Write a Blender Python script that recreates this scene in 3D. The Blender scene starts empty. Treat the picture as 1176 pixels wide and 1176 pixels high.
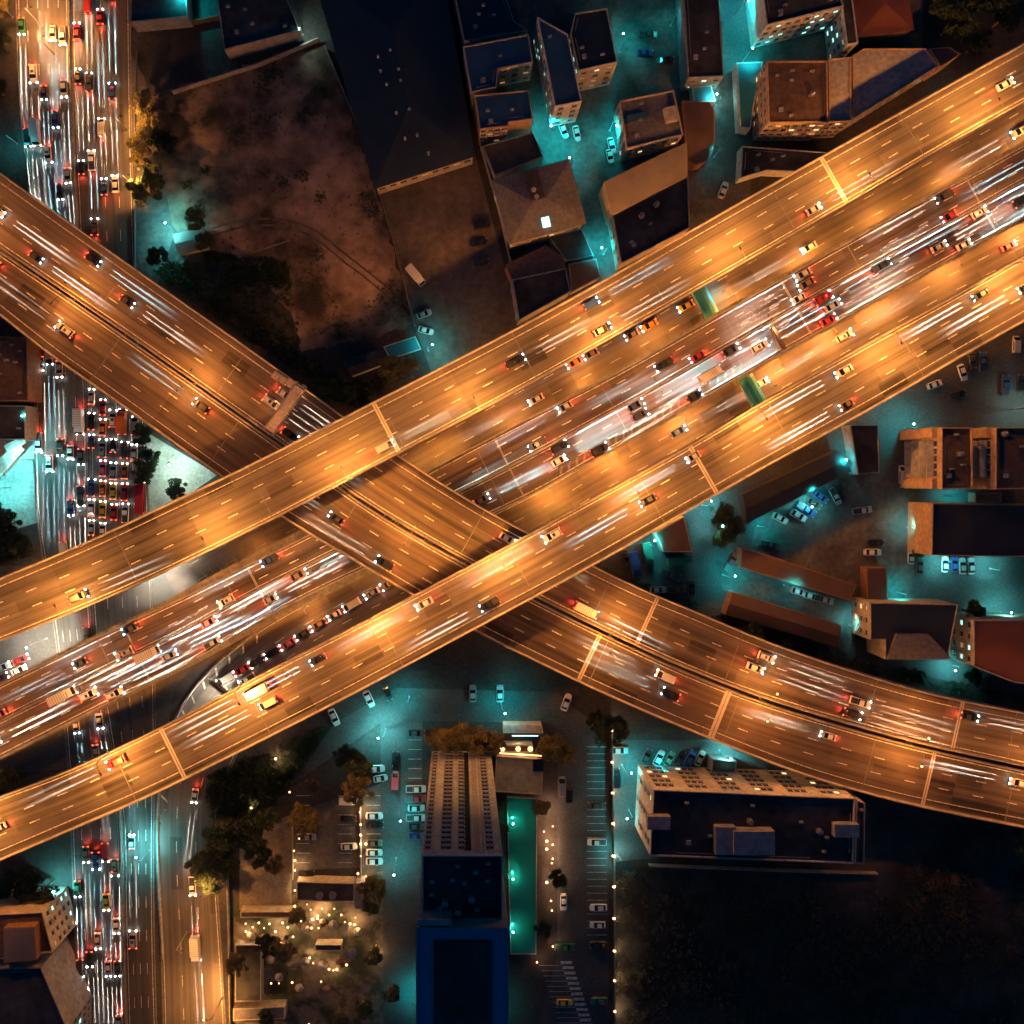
import bpy, math, random
from math import radians as R, sin, cos, pi, atan2, hypot
from mathutils import Vector
S = bpy.context.scene
random.seed(11)
rnd = random.Random(5)

# ------------------------------------------------------------------ camera, sky, exposure
H = 280.0; F = 1191.5; NX, NY = 528.0, 548.0; W = 1176.0      # drone height, focal length and nadir in photo pixels
cam = bpy.data.cameras.new('camera'); co = bpy.data.objects.new('camera', cam)
S.collection.objects.link(co); S.camera = co
co.location = (0, 0, H); co.rotation_euler = (0, 0, 0)
cam.sensor_width = 36; cam.lens = F / W * 36
cam.shift_x = (588 - NX) / W; cam.shift_y = -(588 - NY) / W
cam.clip_start = 1; cam.clip_end = 6000
S.view_settings.view_transform = 'Standard'; S.view_settings.look = 'None'
S.view_settings.exposure = 0.0; S.view_settings.gamma = 1
world = bpy.data.worlds.new('World'); S.world = world; world.use_nodes = True
wn = world.node_tree
bg = wn.nodes['Background']
sky = wn.nodes.new('ShaderNodeTexSky'); sky.sky_type = 'NISHITA'; sky.sun_disc = False
sky.sun_elevation = R(-1.0); sky.sun_rotation = R(250); sky.ozone_density = 6
tint = wn.nodes.new('ShaderNodeMix'); tint.data_type = 'RGBA'; tint.blend_type = 'MULTIPLY'; tint.inputs['Factor'].default_value = 1
tint.inputs[7].default_value = (0.12, 3.6, 1.7, 1)
wn.links.new(sky.outputs['Color'], tint.inputs[6]); wn.links.new(tint.outputs[2], bg.inputs['Color']); bg.inputs['Strength'].default_value = 0.24
ml = bpy.data.lights.new('moon', 'SUN'); ml.energy = 0.006; ml.angle = R(3); ml.color = (0.25, 0.5, 1.0)
mo = bpy.data.objects.new('moon', ml); S.collection.objects.link(mo); mo.rotation_euler = (R(28), R(10), R(200))
S.cycles.use_light_tree = True
S.cycles.max_bounces = 4; S.cycles.diffuse_bounces = 2; S.cycles.glossy_bounces = 2
S.cycles.sample_clamp_indirect = 3
SOD = (1.0, 0.35, 0.062); WARM = (1.0, 0.62, 0.30); TEAL = (0.015, 0.78, 0.82); COOL = (0.55, 0.95, 0.95)
HEAD = (1.0, 0.93, 0.80); GREENW = (0.65, 1.0, 0.80)
K_SOD = 3.5; K_TEAL = 4.5; K_HEAD = 1.0

# ------------------------------------------------------------------ helpers
def P(px, py, z=0.0):
    k = (H - z) / F
    return Vector(((px - NX) * k, -(py - NY) * k, z))
def toPx(v):
    k = F / (H - v[2])
    return (NX + v[0] * k, NY - v[1] * k)
ORD = ['first','second','third','fourth','fifth','sixth','seventh','eighth','ninth','tenth','eleventh','twelfth','thirteenth','fourteenth','fifteenth','sixteenth','seventeenth','eighteenth','nineteenth','twentieth']
def ordn(i):
    if i < 20: return ORD[i]
    t = ['twent', 'thirt', 'fort', 'fift', 'sixt'][(i+1)//10-2]; k = (i+1) % 10
    return t+'ieth' if k == 0 else t+'y-'+ORD[k-1]
def tag(o, label=None, cat=None, group=None, kind=None):
    if label: o['label'] = label
    if cat: o['category'] = cat
    if group: o['group'] = group
    if kind: o['kind'] = kind
    return o
def empty(name, loc, label=None, cat=None, group=None, rz=0.0):
    o = bpy.data.objects.new(name, None); S.collection.objects.link(o)
    o.location = loc; o.rotation_euler = (0, 0, rz); o.empty_display_size = 0.5
    return tag(o, label, cat, group)
class MB:
    def __init__(s): s.v = []; s.f = []; s.uv = {}; s.mi = []; s.cur = 0
    def add(s, vs, fs, uvs=None):
        n = len(s.v); s.v += [tuple(p) for p in vs]
        for k, f in enumerate(fs):
            if uvs: s.uv[len(s.f)] = uvs[k]
            s.f.append([i + n for i in f]); s.mi.append(s.cur)
        return s
    def box(s, c, d, rz=0.0, taper=1.0):
        vs = []
        for z, t in ((-.5, 1), (.5, taper)):
            for x, y in ((-.5,-.5),(.5,-.5),(.5,.5),(-.5,.5)):
                X, Y = x*d[0]*t, y*d[1]*t
                vs.append((c[0]+X*cos(rz)-Y*sin(rz), c[1]+X*sin(rz)+Y*cos(rz), c[2]+z*d[2]))
        return s.add(vs, [(3,2,1,0),(4,5,6,7),(0,1,5,4),(1,2,6,5),(2,3,7,6),(3,0,4,7)])
    def prism(s, pts, z0, z1, top=True, bottom=True):
        pts = ccw(pts); n = len(pts)
        vs = [(p[0], p[1], z0) for p in pts] + [(p[0], p[1], z1) for p in pts]
        fs = [(i, (i+1) % n, (i+1) % n + n, i+n) for i in range(n)]
        if top: fs.append(tuple(range(n, 2*n)))
        if bottom: fs.append(tuple(range(n-1, -1, -1)))
        return s.add(vs, fs)
    def tube(s, path, r, n=8, cap=True):
        path = [Vector(p) for p in path]; rs = r if isinstance(r, (list, tuple)) else [r]*len(path)
        vs = []; fs = []
        for i, p in enumerate(path):
            t = (path[min(i+1, len(path)-1)] - path[max(i-1, 0)]).normalized()
            a = t.orthogonal().normalized() if abs(t.z) > .99 else t.cross(Vector((0,0,1))).normalized()
            b = t.cross(a)
            for k in range(n):
                q = p + (a*cos(2*pi*k/n) + b*sin(2*pi*k/n))*rs[i]; vs.append(q)
        for i in range(len(path)-1):
            for k in range(n):
                k2 = (k+1) % n; fs.append((i*n+k, i*n+k2, (i+1)*n+k2, (i+1)*n+k))
        if cap: fs += [tuple(range(n-1, -1, -1)), tuple(range((len(path)-1)*n, len(path)*n))]
        return s.add(vs, fs)
    def sphere(s, c, r, n=8, m=6, sz=1.0):
        vs = [(c[0], c[1], c[2]+r*sz)]; fs = []
        for i in range(1, m):
            a = pi*i/m
            for k in range(n): vs.append((c[0]+r*sin(a)*cos(2*pi*k/n), c[1]+r*sin(a)*sin(2*pi*k/n), c[2]+r*cos(a)*sz))
        vs.append((c[0], c[1], c[2]-r*sz))
        for k in range(n): fs.append((0, 1+k, 1+(k+1) % n))
        for i in range(m-2):
            for k in range(n): fs.append((1+i*n+k, 1+(i+1)*n+k, 1+(i+1)*n+(k+1) % n, 1+i*n+(k+1) % n))
        L = len(vs)-1
        for k in range(n): fs.append((L, 1+(m-2)*n+(k+1) % n, 1+(m-2)*n+k))
        return s.add(vs, fs)
    def mesh(s, name, mats, off=(0,0,0)):
        me = bpy.data.meshes.new(name)
        me.from_pydata([(x-off[0], y-off[1], z-off[2]) for x, y, z in s.v], [], s.f)
        for m in (mats if isinstance(mats, (list, tuple)) else [mats]): me.materials.append(m)
        if any(s.mi):
            me.polygons.foreach_set('material_index', s.mi)
        if s.uv:
            u = me.uv_layers.new(name='UVMap').data
            for p in me.polygons:
                q = s.uv.get(p.index)
                if q:
                    for k, li in enumerate(p.loop_indices): u[li].uv = q[k]
        me.update(); return me
    def build(s, name, mats, parent=None, smooth=False):
        off = parent.location if parent else (0, 0, 0)
        me = s.mesh(name, mats, off)
        if smooth: me.polygons.foreach_set('use_smooth', [True]*len(me.polygons))
        o = bpy.data.objects.new(name, me); S.collection.objects.link(o)
        if parent: o.parent = parent
        return o
def link_mesh(name, me, parent=None, loc=(0,0,0), rz=0.0):
    o = bpy.data.objects.new(name, me); S.collection.objects.link(o)
    if parent: o.parent = parent
    o.location = loc; o.rotation_euler = (0, 0, rz); return o
def copy_tree(o, parent=None):
    c = o.copy(); S.collection.objects.link(c)
    if parent: c.parent = parent
    for ch in list(o.children): copy_tree(ch, c)
    return c
def ccw(pts):
    a = sum(pts[i][0]*pts[(i+1) % len(pts)][1] - pts[(i+1) % len(pts)][0]*pts[i][1] for i in range(len(pts)))
    return list(pts) if a > 0 else list(pts)[::-1]
def inside(p, poly):
    x, y = p; c = False; n = len(poly)
    for i in range(n):
        x1, y1 = poly[i]; x2, y2 = poly[i-1]
        if (y1 > y) != (y2 > y) and x < (x2-x1)*(y-y1)/(y2-y1)+x1: c = not c
    return c
def inset(pts, d):
    pts = ccw(pts); n = len(pts); out = []
    for i in range(n):
        p0, p1, p2 = Vector(pts[i-1][:2]), Vector(pts[i][:2]), Vector(pts[(i+1) % n][:2])
        a = (p1-p0).normalized(); b = (p2-p1).normalized()
        na = Vector((-a.y, a.x)); nb = Vector((-b.y, b.x)); m = (na+nb)
        m = m/(max(.25, m.length_squared/2))
        out.append(tuple(p1+m*d))
    return out

# ------------------------------------------------------------------ materials
MATS = {}
def mat(name, col, rough=.8, col2=None, scale=.3, metal=0.0, detail=4, bump=0.0, emit=None, estr=0.0, coords='Object', spec=.4, lo=.35, hi=.65, fine=None):
    if name in MATS: return MATS[name]
    m = bpy.data.materials.new(name); m.use_nodes = True; nt = m.node_tree; b = nt.nodes['Principled BSDF']
    b.inputs['Base Color'].default_value = (*col, 1); b.inputs['Roughness'].default_value = rough
    b.inputs['Metallic'].default_value = metal; b.inputs['Specular IOR Level'].default_value = spec
    if emit:
        b.inputs['Emission Color'].default_value = (*emit, 1); b.inputs['Emission Strength'].default_value = estr
    if col2 or bump:
        tc = nt.nodes.new('ShaderNodeNewGeometry' if coords == 'World' else 'ShaderNodeTexCoord')
        src = tc.outputs['Position'] if coords == 'World' else tc.outputs[coords]
        n = nt.nodes.new('ShaderNodeTexNoise'); n.inputs['Scale'].default_value = scale; n.inputs['Detail'].default_value = detail
        n.inputs['Roughness'].default_value = .6
        nt.links.new(src, n.inputs['Vector'])
        if col2:
            r = nt.nodes.new('ShaderNodeValToRGB'); r.color_ramp.elements[0].position = lo; r.color_ramp.elements[1].position = hi
            r.color_ramp.elements[0].color = (*col, 1); r.color_ramp.elements[1].color = (*col2, 1)
            nt.links.new(n.outputs['Fac'], r.inputs['Fac']); out = r.outputs['Color']
            if fine:
                n2 = nt.nodes.new('ShaderNodeTexNoise'); n2.inputs['Scale'].default_value = fine; n2.inputs['Detail'].default_value = 6
                nt.links.new(src, n2.inputs['Vector'])
                mr = nt.nodes.new('ShaderNodeMapRange'); mr.inputs['From Min'].default_value = .3; mr.inputs['From Max'].default_value = .7
                mr.inputs['To Min'].default_value = .72; mr.inputs['To Max'].default_value = 1.22
                nt.links.new(n2.outputs['Fac'], mr.inputs['Value'])
                mx = nt.nodes.new('ShaderNodeMix'); mx.data_type = 'RGBA'; mx.blend_type = 'MULTIPLY'; mx.inputs['Factor'].default_value = 1
                nt.links.new(out, mx.inputs[6]); nt.links.new(mr.outputs['Result'], mx.inputs[7]); out = mx.outputs[2]
            nt.links.new(out, b.inputs['Base Color'])
        if bump:
            bp = nt.nodes.new('ShaderNodeBump'); bp.inputs['Strength'].default_value = bump; bp.inputs['Distance'].default_value = .1
            nt.links.new(n.outputs['Fac'], bp.inputs['Height']); nt.links.new(bp.outputs['Normal'], b.inputs['Normal'])
    MATS[name] = m; return m
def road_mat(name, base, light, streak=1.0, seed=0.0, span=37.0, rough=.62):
    """asphalt with wheel-track wear, trail glow painted in as lengthwise streaks, and patches laid span by span; UV is metres along / across"""
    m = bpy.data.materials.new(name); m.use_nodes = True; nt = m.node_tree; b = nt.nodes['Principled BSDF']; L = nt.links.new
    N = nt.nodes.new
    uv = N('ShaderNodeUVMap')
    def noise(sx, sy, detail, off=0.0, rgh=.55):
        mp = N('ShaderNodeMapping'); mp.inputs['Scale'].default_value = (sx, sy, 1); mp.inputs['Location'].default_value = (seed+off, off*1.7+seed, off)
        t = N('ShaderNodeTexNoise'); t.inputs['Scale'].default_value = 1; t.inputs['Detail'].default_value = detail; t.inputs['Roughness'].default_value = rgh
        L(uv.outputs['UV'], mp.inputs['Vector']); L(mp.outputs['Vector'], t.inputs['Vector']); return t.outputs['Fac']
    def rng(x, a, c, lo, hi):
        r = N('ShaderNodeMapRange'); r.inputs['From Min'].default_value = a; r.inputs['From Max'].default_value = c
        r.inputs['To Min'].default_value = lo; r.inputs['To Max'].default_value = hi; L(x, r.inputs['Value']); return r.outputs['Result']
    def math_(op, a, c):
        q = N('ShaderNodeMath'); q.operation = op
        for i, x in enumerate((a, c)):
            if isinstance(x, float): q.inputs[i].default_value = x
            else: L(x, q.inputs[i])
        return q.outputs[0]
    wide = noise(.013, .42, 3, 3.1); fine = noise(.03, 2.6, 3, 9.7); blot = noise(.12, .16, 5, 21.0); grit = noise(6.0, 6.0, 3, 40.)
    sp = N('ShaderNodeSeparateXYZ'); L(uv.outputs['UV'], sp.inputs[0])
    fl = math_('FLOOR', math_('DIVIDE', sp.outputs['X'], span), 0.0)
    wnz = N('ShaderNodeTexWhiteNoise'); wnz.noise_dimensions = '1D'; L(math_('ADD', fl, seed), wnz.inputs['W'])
    f = math_('ADD', math_('MULTIPLY', rng(wide, .32, .68, 0, 1), .45*streak), math_('MULTIPLY', rng(fine, .3, .7, 0, 1), .32*streak))  # lengthwise streaks: tyre wear plus light-trail glow put into the colour
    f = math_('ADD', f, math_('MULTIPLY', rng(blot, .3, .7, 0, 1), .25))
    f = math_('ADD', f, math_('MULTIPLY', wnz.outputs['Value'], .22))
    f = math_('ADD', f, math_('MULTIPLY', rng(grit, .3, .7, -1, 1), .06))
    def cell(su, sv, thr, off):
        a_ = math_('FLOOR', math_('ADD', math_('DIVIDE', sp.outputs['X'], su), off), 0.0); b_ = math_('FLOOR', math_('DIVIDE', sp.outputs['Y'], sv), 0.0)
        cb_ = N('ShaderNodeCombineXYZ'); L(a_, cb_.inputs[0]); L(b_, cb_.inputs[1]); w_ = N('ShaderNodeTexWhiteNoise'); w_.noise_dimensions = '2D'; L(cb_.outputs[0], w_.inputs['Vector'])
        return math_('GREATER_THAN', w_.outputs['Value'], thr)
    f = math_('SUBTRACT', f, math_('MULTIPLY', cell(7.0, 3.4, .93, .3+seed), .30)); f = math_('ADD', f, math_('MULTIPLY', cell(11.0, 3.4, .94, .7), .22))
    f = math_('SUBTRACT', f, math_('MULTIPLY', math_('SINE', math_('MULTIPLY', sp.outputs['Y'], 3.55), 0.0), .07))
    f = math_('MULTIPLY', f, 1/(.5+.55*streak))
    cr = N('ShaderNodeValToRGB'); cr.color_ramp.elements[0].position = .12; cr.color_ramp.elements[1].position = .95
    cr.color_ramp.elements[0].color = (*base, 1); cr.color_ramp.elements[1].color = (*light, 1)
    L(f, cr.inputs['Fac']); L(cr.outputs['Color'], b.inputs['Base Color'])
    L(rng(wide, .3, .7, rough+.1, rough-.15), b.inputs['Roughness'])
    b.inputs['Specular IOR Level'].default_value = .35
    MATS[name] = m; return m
def corr(name, col, col2=None, scale=6.0, rz=0.0, rough=.55, stain=.15):
    """ribbed sheet metal roofing with weathering blotches"""
    m = bpy.data.materials.new(name); m.use_nodes = True; nt = m.node_tree; b = nt.nodes['Principled BSDF']; L = nt.links.new; N = nt.nodes.new
    g = N('ShaderNodeNewGeometry'); mp = N('ShaderNodeMapping'); mp.inputs['Rotation'].default_value = (0, 0, rz); L(g.outputs['Position'], mp.inputs['Vector'])
    w = N('ShaderNodeTexWave'); w.inputs['Scale'].default_value = scale/6.28; w.inputs['Distortion'].default_value = 0; L(mp.outputs['Vector'], w.inputs['Vector'])
    n = N('ShaderNodeTexNoise'); n.inputs['Scale'].default_value = stain; n.inputs['Detail'].default_value = 6; L(g.outputs['Position'], n.inputs['Vector'])
    r = N('ShaderNodeValToRGB'); r.color_ramp.elements[0].position = .35; r.color_ramp.elements[1].position = .68
    r.color_ramp.elements[0].color = (*col, 1); r.color_ramp.elements[1].color = (*(col2 or [c*.6 for c in col]), 1)
    L(n.outputs['Fac'], r.inputs['Fac']); L(r.outputs['Color'], b.inputs['Base Color'])
    bp = N('ShaderNodeBump'); bp.inputs['Strength'].default_value = .5; bp.inputs['Distance'].default_value = .06
    L(w.outputs['Fac'], bp.inputs['Height']); L(bp.outputs['Normal'], b.inputs['Normal']); b.inputs['Roughness'].default_value = rough
    MATS[name] = m; return m
mat('soil', (.035,.034,.036), .95, (.075,.068,.062), .05, fine=.9, coords='World', bump=.4)
mat('dirt_lot', (.05,.040,.034), .95, (.36,.25,.18), .045, fine=.22, coords='World', bump=.3, detail=9, lo=.42, hi=.60)
mat('lot_dark', (.09,.08,.075), .95, (.19,.15,.13), .06, fine=.5, coords='World', bump=.4, detail=7)
mat('field', (.014,.017,.017), .97, (.10,.09,.075), .035, fine=.3, coords='World', bump=.6, detail=8, lo=.42, hi=.68)
mat('yard', (.06,.058,.057), .85, (.15,.14,.13), .12, fine=.8, coords='World', bump=.15)
mat('yard_pale', (.26,.26,.25), .8, (.40,.40,.38), .15, fine=1.3, coords='World')
mat('lane', (.06,.06,.062), .75, (.10,.10,.10), .1, fine=1.6, coords='World', bump=.1)
mat('paving', (.20,.17,.14), .8, (.30,.25,.20), .3, fine=1.5, coords='World')
mat('garden_floor', (.05,.055,.035), .9, (.17,.14,.11), .14, fine=.7, coords='World', bump=.3, lo=.45, hi=.55)
mat('grass', (.012,.028,.010), .9, (.035,.060,.020), .6, coords='World')
mat('concrete', (.26,.25,.235), .8, (.38,.36,.34), .35, fine=1.2, coords='World')
mat('concrete_dark', (.14,.135,.13), .85, (.22,.21,.20), .35, fine=1.2, coords='World')
mat('joint', (.42,.40,.36), .7, (.55,.52,.48), .8)
mat('paint', (.74,.72,.66), .6, (.30,.28,.25), 1.6, coords='World', lo=.45, hi=.62)
mat('paint_yellow', (.62,.50,.20), .6, (.5,.42,.22), 1.2)
mat('worn_paint', (.13,.11,.10), .8, (.30,.26,.22), 1.0)
mat('sign_back', (.06,.035,.025), .7, (.09,.05,.035), 1.0)
mat('steel', (.30,.31,.32), .45, metal=.6)
mat('dark_steel', (.05,.05,.055), .5, metal=.3)
mat('rust_paint', (.20,.10,.06), .7, (.30,.17,.10), 1.0)
mat('tyre', (.012,.012,.013), .85)
mat('glass', (.010,.013,.017), .12, spec=.7)
mat('pane', (.016,.020,.026), .15, spec=.7)
mat('wfr', (.36,.37,.38), .6)
mat('water', (.02,.16,.15), .08, spec=.6)
mat('bark', (.07,.05,.035), .9, (.11,.08,.05), 2.0)
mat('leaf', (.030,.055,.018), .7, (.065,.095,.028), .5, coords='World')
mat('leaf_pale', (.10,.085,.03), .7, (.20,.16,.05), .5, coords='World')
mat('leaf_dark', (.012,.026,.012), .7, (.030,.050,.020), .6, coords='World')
mat('white_wall', (.62,.60,.56), .8, (.50,.48,.44), .25, fine=.8, coords='World')
mat('cream_wall', (.52,.46,.36), .8, (.42,.37,.29), .25, fine=.8, coords='World')
mat('ochre_wall', (.50,.35,.23), .8, (.40,.27,.17), .3, fine=.9, coords='World')
mat('grey_wall', (.25,.25,.26), .8, (.33,.33,.33), .25, fine=.8, coords='World')
mat('roof_grey', (.13,.125,.13), .8, (.19,.18,.18), .12, fine=1.0, coords='World')
mat('roof_dark', (.024,.026,.030), .8, (.075,.073,.074), .12, fine=.5, coords='World')
mat('roof_brown', (.085,.055,.045), .85, (.14,.09,.07), .15, fine=.9, coords='World', detail=7)
mat('roof_pale', (.30,.28,.27), .7, (.38,.36,.34), .1, fine=.8, coords='World')
mat('roof_green', (.22,.27,.22), .8, (.28,.32,.27), .12, coords='World', fine=.6)
mat('tower_wall', (.40,.46,.52), .7, (.34,.39,.45), .2, fine=.7, coords='World')
mat('tower_cap', (.06,.20,.34), .6, (.07,.235,.40), .05, coords='World')
corr('sheet_blue', (.030,.105,.19), (.022,.075,.13), 9, R(10))
corr('sheet_navy', (.014,.026,.040), (.022,.034,.046), 7, R(14))
corr('sheet_brown', (.13,.075,.055), (.085,.05,.04), 8, R(-15))
corr('sheet_dark', (.030,.030,.034), (.045,.043,.045), 8, R(-28))
corr('sheet_red', (.26,.085,.045), (.18,.06,.035), 8, R(0))
corr('sheet_grey', (.20,.17,.155), (.13,.11,.10), 8, R(25))
corr('sheet_teal', (.03,.26,.30), (.02,.19,.24), 9, R(28), .4)
mat('em_sod', (.8,.5,.2), emit=(1,.50,.16), estr=8)
mat('em_warm', (.8,.7,.5), emit=(1,.46,.17), estr=5)
mat('em_teal', (.5,.8,.8), emit=(.45,1,.98), estr=22)
mat('em_head', (.8,.8,.8), emit=(1,.95,.85), estr=30)
mat('em_headcool', (.8,.8,.8), emit=(.75,.97,1), estr=30)
mat('em_tail', (.5,.02,.01), emit=(1,.07,.03), estr=9)
mat('em_flame', (.8,.4,.1), emit=(1,.55,.25), estr=30)
mat('em_window', (.6,.5,.3), emit=(1,.70,.36), estr=1.6)
mat('em_window_teal', (.5,.7,.7), emit=(.45,1,.92), estr=1.6)
mat('em_window_dim', (.6,.5,.3), emit=(1,.62,.30), estr=.35)
mat('em_tube', (.7,.8,.8), emit=(.35,.9,1), estr=3)
mat('lens_off', (.35,.35,.36), .2)
mat('tail_off', (.20,.015,.012), .3)
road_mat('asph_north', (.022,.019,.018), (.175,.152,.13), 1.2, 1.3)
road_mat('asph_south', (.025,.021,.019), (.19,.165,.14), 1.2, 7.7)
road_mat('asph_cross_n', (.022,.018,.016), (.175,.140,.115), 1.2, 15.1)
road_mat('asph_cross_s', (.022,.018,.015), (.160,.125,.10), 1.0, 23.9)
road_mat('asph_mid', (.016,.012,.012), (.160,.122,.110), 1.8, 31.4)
road_mat('asph_ground', (.035,.034,.036), (.13,.12,.115), 1.1, 44.0)
road_mat('asph_slip', (.05,.045,.043), (.17,.145,.13), .8, 52.0)

def catmull(pts, step=6.0):
    out = []; n = len(pts)
    for i in range(n-1):
        p0 = pts[max(i-1, 0)]; p1 = pts[i]; p2 = pts[i+1]; p3 = pts[min(i+2, n-1)]
        k = max(2, int(hypot(p2[0]-p1[0], p2[1]-p1[1])/step))
        for j in range(k):
            t = j/k
            out.append(tuple(.5*((2*p1[a]) + (-p0[a]+p2[a])*t + (2*p0[a]-5*p1[a]+4*p2[a]-p3[a])*t*t + (-p0[a]+3*p1[a]-3*p2[a]+p3[a])*t**3) for a in (0, 1)))
    out.append(pts[-1]); return out
def smooth(p, it=6):
    for _ in range(it):
        p = [p[0]] + [((p[i-1][0]+2*p[i][0]+p[i+1][0])/4, (p[i-1][1]+2*p[i][1]+p[i+1][1])/4) for i in range(1, len(p)-1)] + [p[-1]]
    return p
# ------------------------------------------------------------------ ground
def sheet(name, pts_px, z, m, label=None, rag=0):
    if rag:
        rr = random.Random(len(pts_px)); out = []
        for i in range(len(pts_px)):
            a, b = pts_px[i], pts_px[(i+1) % len(pts_px)]; k = max(1, int(hypot(b[0]-a[0], b[1]-a[1])/5))
            for j in range(k): out.append((a[0]+(b[0]-a[0])*j/k+rr.uniform(-rag, rag), a[1]+(b[1]-a[1])*j/k+rr.uniform(-rag, rag)))
        pts_px = out
    mb = MB(); pts = ccw([tuple(P(x, y, z))[:2] for x, y in pts_px])
    mb.add([(x, y, z) for x, y in pts], [tuple(range(len(pts)))])
    o = mb.build(name, MATS[m]); return tag(o, label, None, None, 'structure')
g = MB(); g.add([(-1800,-1800,0),(1800,-1800,0),(1800,1800,0),(-1800,1800,0)], [(0,1,2,3)])
tag(g.build('ground', MATS['soil']), 'dark bare earth between the roads and buildings', kind='structure')
sheet('dirt_lot', [(160,115),(372,46),(432,218),(475,372),(430,388),(345,405),(338,370),(312,330),(285,300),(230,283),(175,245)], .012, 'dirt_lot', 'mottled vacant dirt lot', 2.6)
sheet('yard', [(435,212),(545,176),(600,385),(500,440),(475,372)], .016, 'lot_dark', 'bare brown yard behind the dark warehouse')
sheet('field', [(706,988),(1000,960),(1400,900),(1400,1500),(706,1500)], .012, 'field', 'dark overgrown field')
sheet('alley', [(545,-60),(850,-60),(850,240),(700,330),(600,385),(560,180)], .008, 'yard', 'paved ground between the town houses')
sheet('alley', [(826,-60),(870,-60),(862,230),(830,240),(836,100)], .014, 'lane', 'narrow lane beside the hotel')
sheet('forecourt', [(860,-60),(1060,-60),(1060,60),(870,160)], .010, 'yard', 'forecourt around the teal lit block')
sheet('yard', [(700,620),(800,560),(1000,440),(1300,330),(1300,830),(1176,800),(960,755),(860,710),(760,680),(690,650)], .008, 'lane', 'dark yard south of the southern viaduct')
sheet('car_park', [(868,600),(980,540),(1050,560),(1050,690),(990,690),(860,640)], .014, 'yard', 'brown concrete car park')
sheet('alley', [(820,640),(850,655),(975,692),(968,720),(830,678)], .014, 'yard', 'concrete alley between the two long sheds')
sheet('street', [(385,830),(455,790),(640,795),(705,865),(705,905),(640,860),(600,830),(485,828),(482,1240),(437,1240),(437,830),(330,905)], .010, 'lane', 'access street north and west of the tower')
sheet('car_park', [(640,800),(690,835),(699,870),(699,1240),(600,1240),(640,1100)], .016, 'lane', 'tower car park')
sheet('pavement', [(268,1045),(440,1000),(440,1180),(268,1180)], .014, 'garden_floor', 'paved ground of the restaurant garden')
sheet('car_park', [(335,935),(437,900),(437,995),(335,1000)], .016, 'yard', 'small car park beside the garden')
sheet('pavement', [(275,960),(335,935),(335,1045),(275,1045)], .016, 'paving', 'paved garden terrace')
sheet('yard', [(704,850),(830,850),(900,895),(1000,930),(1000,960),(704,990)], .014, 'lane', 'yard around the white apartment block')
sheet('plaza', [(-90,500),(42,500),(44,600),(-90,640)], .012, 'yard_pale', 'pale station forecourt beside the street')
sheet('junction', [(-160,650),(62,650),(100,700),(150,640),(310,575),(340,640),(200,790),(190,860),(90,880),(-160,910)], .010, 'lane', 'road junction under the viaducts')
sheet('verge', [(166,495),(250,545),(170,600),(166,560)], .012, 'yard_pale', 'pale paved corner under the crossing viaduct')
sheet('verge', [(150,60),(166,90),(200,270),(180,330),(158,300)], .013, 'yard', 'pavement beside the street')
sheet('verge', [(215,650),(320,590),(350,605),(230,680)], .018, 'paving', 'painted traffic island')
sheet('island', [(240,800),(300,755),(330,760),(300,800),(250,850)], .014, 'yard_pale', 'pale concrete island')

def track(pts_px, w, m, label, z=.02):
    mb = MB(); pp = [P(x, y, z) for x, y in smooth(catmull(pts_px), 10)]
    for o in (-w, w):
        L_ = []
        for i, p in enumerate(pp):
            t = (pp[min(i+1, len(pp)-1)]-pp[max(i-1, 0)]).normalized(); n_ = Vector((-t.y, t.x, 0)); j = rnd.uniform(-.25, .25); L_.append((p+n_*(o+j*.4-.3), p+n_*(o+j*.4+.3)))
        for i in range(len(L_)-1): mb.add([L_[i][0], L_[i][1], L_[i+1][1], L_[i+1][0]], [(0,1,2,3)])
    return tag(mb.build('track', MATS[m]), label, kind='structure')
mat('rut', (.16,.14,.12), .95, (.07,.06,.055), .4, coords='World', fine=.8)
track([(205,300),(235,270),(290,255),(350,262),(400,300),(440,330),(470,360)], .9, 'rut', 'pale wheel ruts across the vacant lot')
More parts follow.
